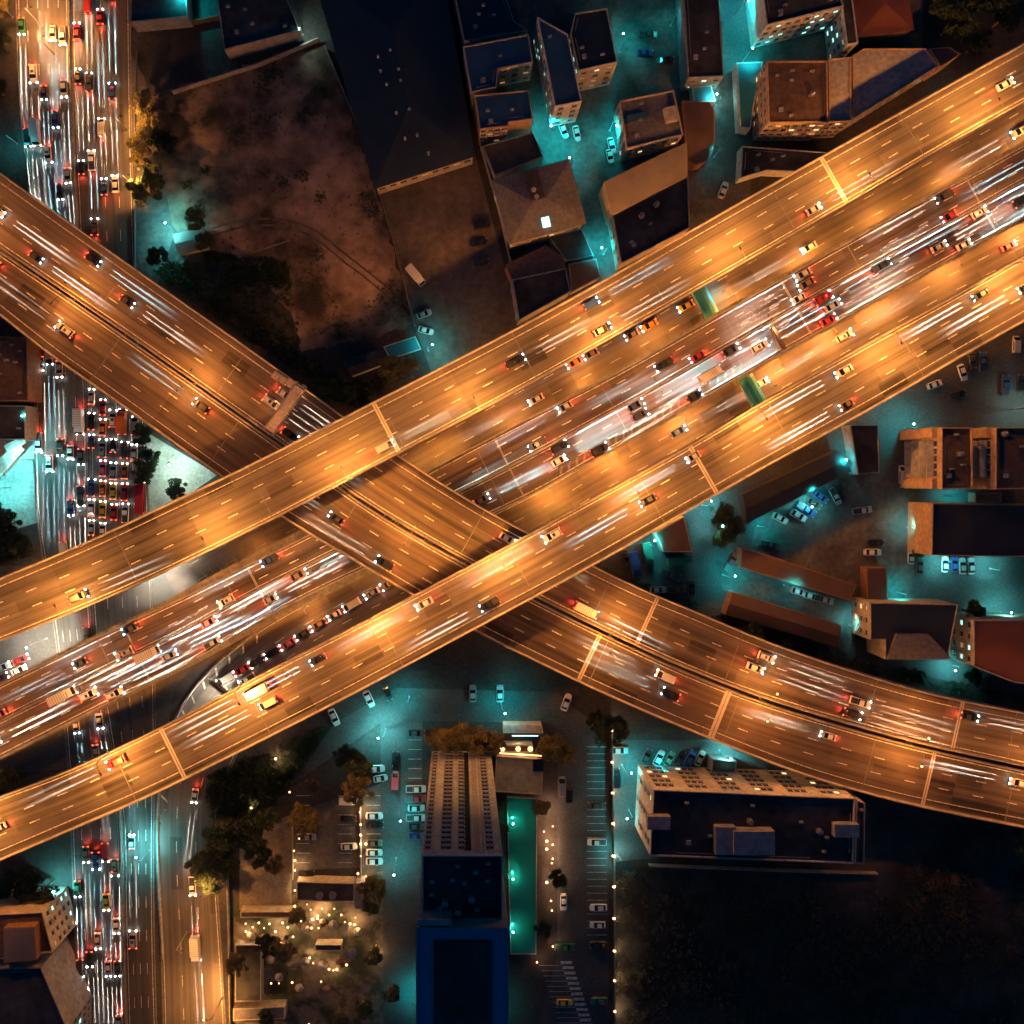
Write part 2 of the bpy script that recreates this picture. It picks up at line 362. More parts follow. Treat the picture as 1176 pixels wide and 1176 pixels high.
# ------------------------------------------------------------------ roads
class Road:
    def __init__(s, L, Rr, z, ext=120):
        def pre(q):
            def e(a, b): d = hypot(a[0]-b[0], a[1]-b[1]); return (a[0]+(a[0]-b[0])*ext/d, a[1]+(a[1]-b[1])*ext/d)
            q = [e(q[0], q[1])] + list(q) + [e(q[-1], q[-2])] if ext else list(q)
            return smooth(catmull(q), 8)
        Lp, Rp = pre(L), pre(Rr); s.z = z; s.L = []; s.R = []
        cen = smooth(catmull([((Lp[int(t*(len(Lp)-1))][0]+Rp[int(t*(len(Rp)-1))][0])/2, (Lp[int(t*(len(Lp)-1))][1]+Rp[int(t*(len(Rp)-1))][1])/2) for t in [i/14 for i in range(15)]], 12), 10)
        def hit(p, d, Q):
            best = None
            for i in range(len(Q)-1):
                a, b = Q[i], Q[i+1]; ex, ey = b[0]-a[0], b[1]-a[1]
                den = d[0]*ey - d[1]*ex
                if abs(den) < 1e-9: continue
                t = ((a[0]-p[0])*ey - (a[1]-p[1])*ex)/den; u = ((a[0]-p[0])*d[1] - (a[1]-p[1])*d[0])/den
                if -1e-6 <= u <= 1+1e-6 and (best is None or abs(t) < abs(best)): best = t
            return None if best is None else (p[0]+d[0]*best, p[1]+d[1]*best)
        for i, c in enumerate(cen):
            a = cen[max(i-1, 0)]; b = cen[min(i+1, len(cen)-1)]; dx, dy = b[0]-a[0], b[1]-a[1]; l = hypot(dx, dy) or 1
            n = (dy/l, -dx/l)
            l_, r_ = hit(c, n, Lp), hit(c, n, Rp)
            if l_ and r_: s.L.append(P(*l_, z)); s.R.append(P(*r_, z))
        s.C = [(a+b)/2 for a, b in zip(s.L, s.R)]
        s.s = [0.0]
        for i in range(1, len(s.C)): s.s.append(s.s[-1]+(s.C[i]-s.C[i-1]).length)
        s.len = s.s[-1]
        s.poly = [toPx(p) for p in s.L] + [toPx(p) for p in s.R[::-1]]
    def seg(s, t):
        t = max(0, min(s.len-1e-6, t)); lo, hi = 0, len(s.s)-1
        while hi-lo > 1:
            m = (lo+hi)//2
            if s.s[m] <= t: lo = m
            else: hi = m
        return lo, (t-s.s[lo])/(s.s[hi]-s.s[lo])
    def pt(s, t, v, dz=0.0, off=0.0):
        i, f = s.seg(t); l = s.L[i].lerp(s.L[i+1], f); r = s.R[i].lerp(s.R[i+1], f)
        p = l.lerp(r, v)
        if off: p = p + (r-l).normalized()*off
        return Vector((p.x, p.y, s.z+dz))
    def width(s, t): i, f = s.seg(t); return (s.L[i]-s.R[i]).length
    def ang(s, t): i, f = s.seg(t); d = s.C[i+1]-s.C[i]; return atan2(d.y, d.x)
    def near(s, px, py, z=None):
        q = P(px, py, s.z if z is None else z); b = min(range(len(s.C)), key=lambda i: (s.C[i].xy-q.xy).length)
        best = min(((s.pt(t, .5)-q).xy.length, t) for t in [s.s[b]+k*.5 for k in range(-12, 13) if 0 < s.s[b]+k*.5 < s.len] or [s.s[b]])
        return best[1]
    def surface(s, mb, dz=0.0, v0=0.0, v1=1.0):
        n = len(s.C)
        for i in range(n-1):
            w0 = (s.L[i]-s.R[i]).length; w1 = (s.L[i+1]-s.R[i+1]).length
            a, b = s.L[i].lerp(s.R[i], v0), s.L[i].lerp(s.R[i], v1); c, d = s.L[i+1].lerp(s.R[i+1], v1), s.L[i+1].lerp(s.R[i+1], v0)
            mb.add([(p.x, p.y, s.z+dz) for p in (a, b, c, d)], [(0, 1, 2, 3)], [[(s.s[i], v0*w0), (s.s[i], v1*w0), (s.s[i+1], v1*w1), (s.s[i+1], v0*w1)]])
        return mb
    def ribbon(s, mb, t0, t1, v, off, w, dz, step=4.0):
        n = max(1, int((t1-t0)/step))
        for k in range(n):
            a, b = t0+(t1-t0)*k/n, t0+(t1-t0)*(k+1)/n
            q = [s.pt(a, v, dz, off-w/2), s.pt(a, v, dz, off+w/2), s.pt(b, v, dz, off+w/2), s.pt(b, v, dz, off-w/2)]
            mb.add(q, [(0, 1, 2, 3)])
    def profile(s, mb, sec, v, off=0.0, t0=None, t1=None, step=4.0):
        """sweep a closed cross-section [(across, up)] along the road"""
        t0 = 0 if t0 is None else t0; t1 = s.len-.01 if t1 is None else t1
        n = max(1, int((t1-t0)/step)); m = len(sec); vs = []; fs = []
        for k in range(n+1):
            t = t0+(t1-t0)*k/n
            for a, u in sec: vs.append(s.pt(t, v, u, off+a))
        for k in range(n):
            for j in range(m): fs.append((k*m+j, k*m+(j+1) % m, (k+1)*m+(j+1) % m, (k+1)*m+j))
        fs += [tuple(range(m))[::-1], tuple(range(n*m, n*m+m))]
        mb.add(vs, fs)
zA, zB, zC, zD = 22.0, 22.0, 15.0, 8.6
RA = Road([(0,664),(100,622),(189,580),(280,537),(430,461),(580,384),(700,318),(840,238),(1000,148),(1100,92),(1176,50)],
          [(0,737),(100,697),(190,657),(313,597),(430,536),(583,455),(700,390),(820,322),(990,224),(1100,160),(1176,118)], zA)
RB = Road([(0,914),(84,882),(200,827),(300,774),(430,707),(580,628),(667,580),(780,518),(880,459),(1000,392),(1100,337),(1176,294)],
          [(0,988),(84,952),(170,915),(250,876),(400,800),(548,721),(680,650),(804,579),(876,538),(1000,470),(1100,412),(1176,369)], zB)
cN = [(0,198),(122,285),(300,410),(392,476),(458,523),(563,588),(682,650),(743,679),(799,702),(880,736),(975,769),(1073,797),(1176,818)]
cM = [(0,286),(28,305),(138,380),(300,494),(418,577),(484,617),(543,650),(613,686),(702,730),(799,774),(900,811),(1040,851),(1176,882)]
cS = [(0,362),(61,410),(122,453),(255,548),(321,592),(476,685),(548,726),(580,742),(664,783),(740,817),(812,847),(915,887),(1010,915),(1094,934),(1176,950)]
RCN = Road(cN, [(x-1.5, y-2.5) for x, y in cM], zC)
RCS = Road([(x+1.5, y+3.5) for x, y in cM], cS, zC)
RD = Road([(0,786),(128,724),(220,681),(300,641),(356,613),(482,546),(580,494),(700,432),(838,354),(1000,263),(1100,209),(1176,167)],
          [(0,871),(128,806),(220,760),(300,712),(415,655),(540,602),(618,565),(700,518),(797,463),(876,417),(1000,348),(1105,290),(1176,250)], zD)
NW_ = Road([(18,-60),(21,60),(26,150),(36,220),(42,320),(42,420),(40,520),(44,600),(60,700),(72,800),(80,900),(84,1000),(88,1100),(92,1240)],
           [(78,-60),(80,100),(84,200),(90,320),(97,430),(100,520),(100,620),(106,740),(122,840),(137,940),(139,1040),(142,1140),(145,1240)], .022)
NE_ = Road([(82,-60),(84,100),(88,200),(94,320),(101,430),(104,520),(104,620),(110,740),(126,840),(141,940),(143,1040),(146,1140),(149,1240)],
           [(148,-60),(150,100),(152,200),(156,320),(162,430),(168,520),(172,620),(176,740),(178,840),(176,940),(176,1040),(178,1140),(182,1240)], .022)
G1 = Road([(1240,60),(1176,100),(990,205),(820,300),(700,370),(583,435),(430,520),(313,575),(240,612),(170,655)],
          [(1240,140),(1176,180),(1000,275),(838,366),(700,442),(580,504),(482,556),(356,622),(300,650),(205,702)], .030, ext=0)
G2 = Road([(1240,215),(1105,288),(1000,346),(876,416),(797,462),(700,516),(618,564),(520,612),(430,650),(360,688),(300,722),(245,764),(208,810),(190,860),(181,920),(181,1000),(186,1100),(190,1240)],
          [(1240,290),(1105,350),(1000,410),(876,480),(797,528),(700,580),(640,620),(560,655),(480,696),(400,737),(340,778),(295,825),(265,880),(250,930),(248,1000),(254,1100),(262,1240)], .026, ext=0)
PAINT = MATS['paint']
def ground_road(R_, name, label, m, lanes, edges=(.5, .5)):
    root = R_.surface(MB()).build(name, MATS[m]); tag(root, label, kind='structure')
    mk = MB()
    for e, sg in ((0, 1), (1, -1)): R_.ribbon(mk, 0, R_.len-.1, e, sg*edges[e], .16, .004)
    for v in lanes:
        t = 3.0
        while t < R_.len-4: R_.ribbon(mk, t, t+3, v, 0, .15, .004, 3); t += 9
    tag(mk.build('lane_marking', PAINT), 'white lane lines on the ' + label, kind='structure')
    for v, sg in ((0, -1), (1, 1)):
        kb = MB(); R_.profile(kb, [(0, -.02), (.3, -.02), (.3, .13), (0, .13)] if sg > 0 else [(-.3, -.02), (0, -.02), (0, .13), (-.3, .13)], v, 0)
        tag(kb.build('kerb', MATS['concrete_dark']), 'kerb of the ' + label, kind='structure')
ground_road(NW_, 'street', 'southbound side of the wide street', 'asph_ground', (.2, .4, .6, .8))
ground_road(NE_, 'street', 'northbound side of the wide street', 'asph_ground', (.25, .5, .75))
ground_road(G1, 'slip_road', 'slip road beside the northern viaduct', 'asph_slip', (.33, .66))
ground_road(G2, 'slip_road', 'slip road curving from beside the southern viaduct to the street', 'asph_slip', (.33, .66))

def viaduct(R_list, name, label, asph, lanes, edge_off, joints, piers=(), low=(), mid=False):
    """R_list: carriageways (each its own deck, barriers, lines)"""
    c0 = R_list[0].pt(R_list[0].len/2, .5); root = empty(name, (c0.x, c0.y, 0), label, 'viaduct')
    for k, R_ in enumerate(R_list):
        z = R_.z; am = asph[k]; w = R_.width(R_.len/2)
        gd = MB(); R_.profile(gd, [(-w/2+.02, -.02), (-w/2+.02, -.5), (-w*.30, -.75), (-w*.22, -1.7), (w*.22, -1.7), (w*.30, -.75), (w/2-.02, -.5), (w/2-.02, -.02)], .5, 0)
        gd.build('girder', MATS['concrete_dark'], root)
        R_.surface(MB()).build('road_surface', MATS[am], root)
        for v, sg in ((0, 1), (1, -1)):
            b = MB(); sec = [(0, -.9), (0, 1.05), (.22*sg, 1.05), (.30*sg, .45), (.48*sg, .18), (.48*sg, -.015), (.05*sg, -.9)]
            if sg > 0: sec = sec[::-1]
            R_.profile(b, sec, v, 0); b.build('barrier', MATS['concrete'], root)
        mk = MB()
        e0, e1 = edge_off[k]
        R_.ribbon(mk, 0, R_.len-.1, 0, e0, .22, .004); R_.ribbon(mk, 0, R_.len-.1, 1, -e1, .22, .004)
        for v in lanes[k]:
            t = 2.0
            while t < R_.len-4: R_.ribbon(mk, t, t+2.7, v, 0, .24, .004, 3); t += 8.9
        mk.build('lane_marking', PAINT, root)
        for (px, py, jw) in joints[k]:
            t = R_.near(px, py); j = MB()
            q0 = R_.pt(t, 0, .008, .5); q1 = R_.pt(t, 1, .008, -.5); d = Vector((cos(R_.ang(t)), sin(R_.ang(t)), 0))
            j.add([q0-d*jw/2, q1-d*jw/2, q1+d*jw/2, q0+d*jw/2], [(0,1,2,3)]); j.build('expansion_joint', MATS['joint'], root)
            j = MB(); j.add([q0-d*.07+Vector((0,0,.004)), q1-d*.07+Vector((0,0,.004)), q1+d*.07+Vector((0,0,.004)), q0+d*.07+Vector((0,0,.004))], [(0,1,2,3)]); j.build('joint_seal', MATS['dark_steel'], root)
        # thin seals between the spans
        t = 18.0
        while t < R_.len-5:
            q0 = R_.pt(t, 0, .006, .5); q1 = R_.pt(t, 1, .006, -.5); d = Vector((cos(R_.ang(t)), sin(R_.ang(t)), 0))
            j = MB(); j.add([q0-d*.12, q1-d*.12, q1+d*.12, q0+d*.12], [(0,1,2,3)]); j.build('joint_seal', MATS['concrete_dark'], root)
            pc = R_.pt(t, .5); px = toPx((pc.x, pc.y, 0)); 
            bad = any(any(abs((q.pt(q.near(*toPx((pc.x, pc.y, q.z))), .5)-pc).xy.length) < q.width(q.len/2)/2+2.2 for q in [qq]) for qq in low)
            if not bad:
                pr = MB(); pr.tube([(pc.x, pc.y, -.2), (pc.x, pc.y, z-3.2)], 1.2, 12)
                a = R_.ang(t); w_ = w*.34
                pr.box((pc.x, pc.y, z-2.45), (2.4, w_*1.6, 1.5), a); pr.build('pier', MATS['concrete_dark'], root)
            t += 18.5*2
    if mid:
        R_ = R_list[0]; b = MB(); R_.profile(b, [(-.3, .002), (-.12, .85), (.12, .85), (.3, .002)][::-1], mid, 0); b.build('median_barrier', MATS['concrete'], root)
        mk = MB(); R_.ribbon(mk, 0, R_.len-.1, mid, -.75, .2, .005); R_.ribbon(mk, 0, R_.len-.1, mid, .75, .2, .005); mk.build('lane_marking', PAINT, root)
    return root
grounds = [NW_, NE_, G1, G2]
viaduct([RA], 'elevated_road', 'concrete viaduct from lower left to upper right, northern one of the topmost pair', ['asph_north'], [(.385, .645)], [(1.9, 1.0)],
        [[(445,495,1.1), (958,206,1.1)]], low=grounds+[RD, RCN, RCS])
viaduct([RB], 'elevated_road', 'concrete viaduct from lower left to upper right, southern one of the topmost pair', ['asph_south'], [(.355, .615)], [(1.0, 2.2)],
        [[(198,865,1.1), (808,540,1.1)]], low=grounds+[RD, RCN, RCS])
viaduct([RCN, RCS], 'elevated_road', 'twin carriageway viaduct crossing from upper left to lower right below the topmost pair', ['asph_cross_n', 'asph_cross_s'], [(.40, .66), (.36, .62)], [(2.1, 1.0), (1.0, 2.1)],
        [[(743,712,1.0), (1100,837,1.0)], [(676,757,1.1), (827,820,1.7), (1067,892,1.0)]], low=grounds+[RD])
viaduct([RD], 'elevated_road', 'lowest wide viaduct with a centre barrier between the topmost pair', ['asph_mid'], [(.16, .32, .66, .83)], [(.9, .9)],
        [[(905,335,.5), (1115,215,.4), (575,520,.4), (300,680,.5), (160,755,.4)]], low=grounds, mid=.49)

# ------------------------------------------------------------------ lamps
def spot(parent, loc, rot, power, col, size, blend=.6, rad=.12, name='lamp_light'):
    l = bpy.data.lights.new(name, 'SPOT'); l.energy = power; l.color = col; l.spot_size = size; l.spot_blend = blend; l.shadow_soft_size = rad
    o = bpy.data.objects.new(name, l); S.collection.objects.link(o); o.parent = parent; o.location = loc; o.rotation_euler = rot; return o
def point(parent, loc, power, col, rad=.15, name='lamp_light'):
    l = bpy.data.lights.new(name, 'POINT'); l.energy = power; l.color = col; l.shadow_soft_size = rad
    o = bpy.data.objects.new(name, l); S.collection.objects.link(o); o.parent = parent; o.location = loc; return o
_lm = {}
def lamp_parts(h, arm, em, double=False, globe=False):
    key = (h, arm, em, double, globe)
    if key in _lm: return _lm[key]
    p = MB(); p.tube([(0,0,0), (0,0,h)], [.14, .08], 8); p.box((0,0,.2), (.45,.45,.4))
    a = MB(); hd = MB(); ln = MB()
    a.tube([(0,0,h-.3), (arm*.5,0,h+.25), (arm,0,h+.35)], .05, 6)
    hd.box((arm+.3,0,h+.38), (.85,.32,.16), 0, .8)
    if globe: ln.sphere((arm+.75,0,h+.36), .26, 8, 6)
    else: ln.box((arm+.3,0,h+.27), (.6,.24,.05))
    _lm[key] = (p.mesh('pole', MATS['steel']), a.mesh('arm', MATS['steel']), hd.mesh('lamp_head', MATS['dark_steel']), ln.mesh('lens', MATS[em]))
    return _lm[key]
def street_lamp(base, rz, h, arm, em, label, cat='street lamp', group=None, double=False, globe=False, name='street_lamp'):
    r = empty(name, base, label, cat, group, rz); ms = lamp_parts(h, arm, em, double, globe)
    link_mesh('pole', ms[0], r)
    for a_ in ((0, pi) if double else (0,)):
        link_mesh('arm', ms[1], r, rz=a_); hd = link_mesh('lamp_head', ms[2], r, rz=a_); link_mesh('lens', ms[3], hd)
    return r
def batwing(r, x, z, power, col, tilt=55):
    # luminaire that throws along the road (local y) both ways
    for sg in (1, -1): spot(r, (x, 0, z), (R(tilt)*sg, 0, 0), power, col, R(150), .8, .15)
    if power > 6000: spot(r, (x, 0, z), (0, R(-38), 0), power*1.05, col, R(170), .3, .15)
PV = 5200*K_SOD
for i, (px, py) in enumerate([(-95,760),(63,690),(230,613),(391,534),(543,456),(696,371),(850,288),(1000,207),(1150,122)]):
    t = RA.near(px, py, 32); b = RA.pt(t, 1, .95, -.15); a = RA.ang(t)
    r = street_lamp(b, a+pi/2, 9.5, 2.6, 'em_sod', f'sodium lamp on the south parapet of the northern viaduct, {ordn(i)} from the left', group='lamps of the northern viaduct')
    batwing(r, 2.9, 9.6, PV, SOD)
for i, (px, py) in enumerate([(-50,957),(114,881),(275,806),(429,728),(580,650),(730,564),(879,479),(1032,392),(1180,310)]):
    t = RB.near(px, py, 32); b = RB.pt(t, 0, .95, .15); a = RB.ang(t)
    r = street_lamp(b, a-pi/2, 9.5, 2.6, 'em_sod', f'sodium lamp on the north parapet of the southern viaduct, {ordn(i)} from the left', group='lamps of the southern viaduct')
    batwing(r, 2.9, 9.6, PV*1.0, SOD)
for i, (px, py) in enumerate([(-60,240),(72,335),(217,432),(474,609),(708,733),(885,806),(1060,862),(1230,900)]):
    t = RCN.near(px, py, 24); b = RCN.pt(t, 1, .0, .45); a = RCN.ang(t)
    r = street_lamp(b, a+pi/2, 10.5, 2.8, 'em_sod', f'double armed sodium lamp in the median of the crossing viaduct, {ordn(i)} from the left', group='median lamps of the crossing viaduct', double=True, globe=(i in (5, 6)))
    for sx in (1, -1):
        for sg in (1, -1): spot(r, (sx*3.2, 0, 10.6), (R(46)*sg, R(-12)*sx, 0), PV*.56, (1.0,.325,.055), R(150), .8, .15)
# lamps of the slip roads at the foot of the middle viaduct
g1l = [(300,640),(420,574),(505,530),(590,488),(672,444),(757,402),(841,345),(925,300),(1010,254),(1095,205),(1180,160)]
for i, (px, py) in enumerate(g1l):
    t = G1.near(px, py); b = G1.pt(t, 1, 0, -.9); a = G1.ang(t)
    r = street_lamp(b, a-pi/2, 7.4, 1.6, 'em_sod', f'low sodium lamp on the slip road beside the northern viaduct, {ordn(i)} from the left', group='lamps of the northern slip road')
    batwing(r, 1.9, 7.5, PV*(.36 if px > 480 else .22), SOD, 40)
g2l = [(360,702),(450,660),(640,576),(712,532),(786,488),(893,426),(955,392),(1015,357),(1093,313),(1170,270)]
for i, (px, py) in enumerate(g2l):
    t = G2.near(px, py+6); b = G2.pt(t, 0, 0, .9); a = G2.ang(t)
    r = street_lamp(b, a+pi/2, 7.4, 1.6, 'em_sod', f'low sodium lamp on the slip road beside the southern viaduct, {ordn(i)} from the left', group='lamps of the southern slip road')
    batwing(r, 1.9, 7.5, PV*(.48 if px > 500 else .22), SOD, 40)
# slim lamps added in the centre barrier to light the lowest viaduct, fittings unseen
for i in range(11):
    t = 16+i*33
    if t > RD.len-4: break
    b = RD.pt(t, .49, .85); a = RD.ang(t)
    q = toPx((b.x, b.y, b.z+9))
    if inside(q, RCN.poly) or inside(q, RCS.poly): continue
    r = street_lamp(b, a+pi/2, 8.2, 1.5, 'em_warm', f'added slim lamp in the centre barrier of the lowest viaduct, {ordn(i)} from the left', group='added lamps of the lowest viaduct', double=True)
    for sx in (1, -1): spot(r, (sx*1.9, 0, 8.3), (0, R(-14)*sx, 0), PV*.15, (1.0, .42, .14), R(165), .8, .15)
TL = [ # px, py, power, height, colour, note
 (874,45,900,6,'c','at the corner of the teal lit block'),(822,121,700,5,'c','by the round ended shed'),(842,20,1500,8,'t','at the top of the hotel lane'),(850,75,900,7,'t','half way down the hotel lane'),
 (634,152,1500,7,'t','between the blue roofed flats'),(657,192,800,5,'t','behind the hip roofed house'),(712,60,800,7,'t','in the yard behind the middle flats'),(700,150,900,6,'t','west of the flat roofed house'),
 (693,292,1300,6,'t','at the lane end beside the northern viaduct'),(600,186,260,4,'t','at the back of the hip roofed house'),(203,268,1500,6,'c','beside the watchman hut'),(190,292,500,4,'t','below the watchman hut'),
 (492,403,900,6,'t','beside the lit canopy'),(215,4,1100,8,'t','in the yard at the top left'),(348,40,500,6,'g','beside the wall of the vacant lot'),(205,528,2600,8,'g','on the pale corner beside the traffic jam'),
 (38,528,2600,9,'c','on the station forecourt'),(12,560,1800,8,'c','at the left edge of the forecourt'),(46,475,700,8,'t','on the kerb above the forecourt'),
 (443,837,3300,7,'c','at the mouth of the access street'),(470,800,500,5,'t','at the bend of the access street'),(460,925,900,7,'t','half way down the access street'),(455,985,700,7,'t','beside the tower on the access street'),(575,806,800,7,'t','north of the tower'),
 (714,878,1000,6,'t','west of the white apartment block'),(722,930,700,5,'t','beside the west wall of the white block'),(826,862,1300,5,'c','on the dark kiosk by the crossing viaduct'),(760,874,700,5,'t','in front of the white block'),(880,884,260,4,'c','near the middle of the white block'),(710,980,500,4,'c','at the southwest corner of the white block'),
 (826,598,900,6,'c','in the tree by the trucks'),(806,580,1500,6,'t','under the edge of the southern viaduct'),(745,625,700,6,'t','above the parked trucks'),(830,660,900,6,'t','at the west end of the shed alley'),(900,672,500,6,'t','in the shed alley'),(975,718,500,4,'c','at the east end of the shed alley'),
 (966,530,1000,6,'t','at the east gable of the parking roof'),(930,578,700,4,'c','over the angled parked cars'),(870,604,500,4,'t','west of the angled parked cars'),(1039,492,1300,7,'t','west of the balcony flats'),(1042,606,600,4,'c','beside the ochre gabled block'),(1085,569,400,4,'t','between the flats and the ochre block'),
 (1083,643,600,4,'c','over the row of four parked cars'),(1137,653,600,4,'c','at the right of the four parked cars'),(1149,704,1300,6,'c','north of the red roofed house'),(1030,680,500,5,'t','by the small brown shed'),(1091,762,900,4,'c','at the southwest of the red roofed house'),(1165,470,700,7,'g','at the right edge by the flats'),
 (930,560,400,5,'t','under the parking roof'),(1000,440,500,7,'t','in the yard under the southern viaduct'),(71,1019,1700,5,'c','in the tree behind the corner building'),(172,976,2200,7,'c','on the divider of the wide street'),
 (54,733,6500,9,'w','over the white lit work yard'),(189,657,5500,8,'w','on the traffic island'),(250,806,3200,7,'w','on the pale concrete island'),(820,180,250,6,'t','behind the round ended shed'),(770,30,250,6,'t','by the dark roof at the top'),(20,165,500,6,'t','at the left edge by the street'),(900,20,700,6,'t','inside the teal lit forecourt'),(950,40,1000,6,'t','in front of the teal wall'),
 (565,1150,300,5,'t','at the foot of the tower entrance'),(480,1140,600,5,'t','at the bottom of the access street'),(1098,115,300,4,'t','in the bush beside the northern viaduct'),
]
CC = {'c': (COOL, 'em_teal', 'cool white'), 't': (TEAL, 'em_teal', 'teal'), 'g': (GREENW, 'em_teal', 'greenish'), 'w': ((1.0, .86, .62), 'em_head', 'bright white')}
for (px, py, pw, h, c, note) in TL:
    h += 1.5
    col, em, word = CC[c]
    if c == 'c': col = (.16, .88, .86)
    r = street_lamp(P(px, py, 0), rnd.uniform(0, 6.28), h-.4, .7, em, f'{word} lamp on a pole {note}', group=None, globe=pw > 600)
    spot(r, (1.1, 0, (h-.5)*.95), (0, 0, 0), pw*K_TEAL*rnd.uniform(.8, 1.5), col, R(rnd.uniform(150, 172)), 1.0, .25)
# orange street lamps beside the wide street
OL = [(48,30,8000,'at the top of the wide street'),(62,62,2600,'on the left of the wide street near the top'),(147,150,4200,'on the right kerb beside the flame coloured tree'),(156,215,4200,'beside the lower half of the trees'),(255,1146,6500,'at the bottom of the slip road'),(250,1010,3200,'by the big tree on the slip road'),(215,1070,900,'on the slip road opposite the garden'),(190,930,500,'on the divider of the slip road'),(15,20,600,'at the far top left'),(60,660,900,'on the junction below the viaduct')]
for (px, py, pw, note) in OL:
    r = street_lamp(P(px, py, 0), pi if px > 240 else 0, 11.0, 1.4, 'em_sod', f'orange sodium lamp on a pole {note}', globe=px > 250)
    spot(r, (1.7, 0, 11.2), (0, 0, 0), pw*4.2, (1, .40, .09), R(165), .7, .2)
# small warm garden lamps
gm = MB(); gm.tube([(0,0,0),(0,0,1.9)], .05, 6); gpole = gm.mesh('post', MATS['dark_steel'])
gm = MB(); gm.sphere((0,0,2.1), .24, 8, 6); gglobe = gm.mesh('globe', MATS['em_warm'])
def garden_lamp(px, py, label, pw=60, col=WARM, z=0, group='garden lamps', s=1.0):
    r = empty('garden_lamp', P(px, py, z), label, 'garden lamp', group)
    link_mesh('post', gpole, r); g_ = link_mesh('globe', gglobe, r); g_.scale = (s, s, 1)
    if pw: point(r, (.55, 0, 2.2), pw*1.7, col, .2)
for i, py in enumerate([837,873,908,943,980,1015,1051,1088,1122,1157]):
    garden_lamp(701+i*.4, py, f'warm globe lamp on the boundary wall of the tower car park, {ordn(i)} from the top', 420, group='lamps on the car park wall', s=1.3)
gl = [(284,1057),(292,1061),(299,1056),(305,1062),(311,1057),(284,1066),(318,1066),(326,1056),(332,1061),(322,1078),(338,1072),(340,1019),(354,1018),(340,1037),(354,1035),(358,1041),(366,1048),(371,1040),(385,1040),(379,1047),(360,1052),(366,1051),(359,1062),(367,1062),(393,1047),(397,1055),(403,1057),(397,1063),(409,1050),(408,1058),(347,1054),(286,1104),(293,1110),(282,1133),(276,1134),(313,1125),(322,1125),(337,1124),(370,1123),(357,1096),(379,1109),(384,1110),(388,1109),(399,1104),(361,1102),(345,960),(339,974),(340,985),(340,996),(414,930),(415,944),(415,956),(415,966),(415,980),(421,966),(412,1000),(357,903),(334,907),(290,925),(318,869),(421,1003),(433,1082),(429,1093),(447,1131),(417,1146),(390,1165),(356,1172)]
def gwhere(px, py):
    return 'in the restaurant garden' if py > 1010 and px < 420 else 'along the small car park' if 920 < py < 1005 else 'in the grove' if py < 925 else 'on the lower garden path'
cnt = {}
for px, py in sorted(gl):
    w_ = gwhere(px, py); k = cnt.get(w_, 0); cnt[w_] = k+1
    garden_lamp(px, py, f'small warm globe lamp {w_}, {ordn(k)} counting from the left', (420 if k % 3 == 0 else 0), (1, .55, .22), group='warm globe lamps of the garden', s=rnd.uniform(.7, 1.5))
for i, (px, py) in enumerate([(627,924),(627,932),(627,963),(627,972),(627,1010),(634,946),(634,967),(634,983),(633,988),(634,1006),(632,1031),(633,1042),(634,1083),(616,1101),(624,952)]):
    garden_lamp(px, py, f'warm light in the palm garden east of the pool, {ordn(i)} of the row', 360 if i < 5 else 120, (1, .5, .25), group='lights of the pool garden', s=1.5 if i < 5 else 1)

# ------------------------------------------------------------------ vehicles
PAINTS = {'white': (.75,.75,.73), 'silver': (.42,.43,.44), 'black': (.015,.015,.018), 'dark grey': (.06,.06,.065), 'red': (.45,.03,.025), 'blue': (.03,.08,.28), 'bronze': (.22,.15,.09), 'yellow': (.75,.50,.06), 'green': (.03,.16,.09), 'pink': (.7,.18,.25), 'orange': (.65,.20,.04)}
for k, c in PAINTS.items(): mat('car_'+k, c, .32, spec=.6)
def loft(mb, st):
    """stations: (x, half width, z bottom, z top, shoulder)"""
    vs = []; fs = []; m = 8
    for x, hw, zb, zt, sh in st:
        vs += [(x,-hw*.92,zb),(x,-hw,zb+.25),(x,-hw,zt-.18),(x,-hw*sh,zt),(x,hw*sh,zt),(x,hw,zt-.18),(x,hw,zb+.25),(x,hw*.92,zb)]
    for i in range(len(st)-1):
        for j in range(m): fs.append((i*m+j, (i+1)*m+j, (i+1)*m+(j+1) % m, i*m+(j+1) % m))
    fs += [tuple(range(m)), tuple(range((len(st)-1)*m, len(st)*m))[::-1]]
    return mb.add(vs, fs)
def frustum(mb, x0, x1, hw, z0, X0, X1, HW, z1):
    vs = [(x0,-hw,z0),(x1,-hw,z0),(x1,hw,z0),(x0,hw,z0),(X0,-HW,z1),(X1,-HW,z1),(X1,HW,z1),(X0,HW,z1)]
    return mb.add(vs, [(3,2,1,0),(4,5,6,7),(0,1,5,4),(1,2,6,5),(2,3,7,6),(3,0,4,7)])
def wheel_mesh(r=.33, w=.22):
    mb = MB(); mb.tube([(0,-w/2,0),(0,w/2,0)], r, 12); mb.cur = 1; mb.tube([(0,-w/2-.01,0),(0,w/2+.01,0)], r*.55, 8); return mb.mesh('wheel', [MATS['tyre'], MATS['steel']])
WH = wheel_mesh(); WHB = wheel_mesh(.5, .3)
_vc = {}
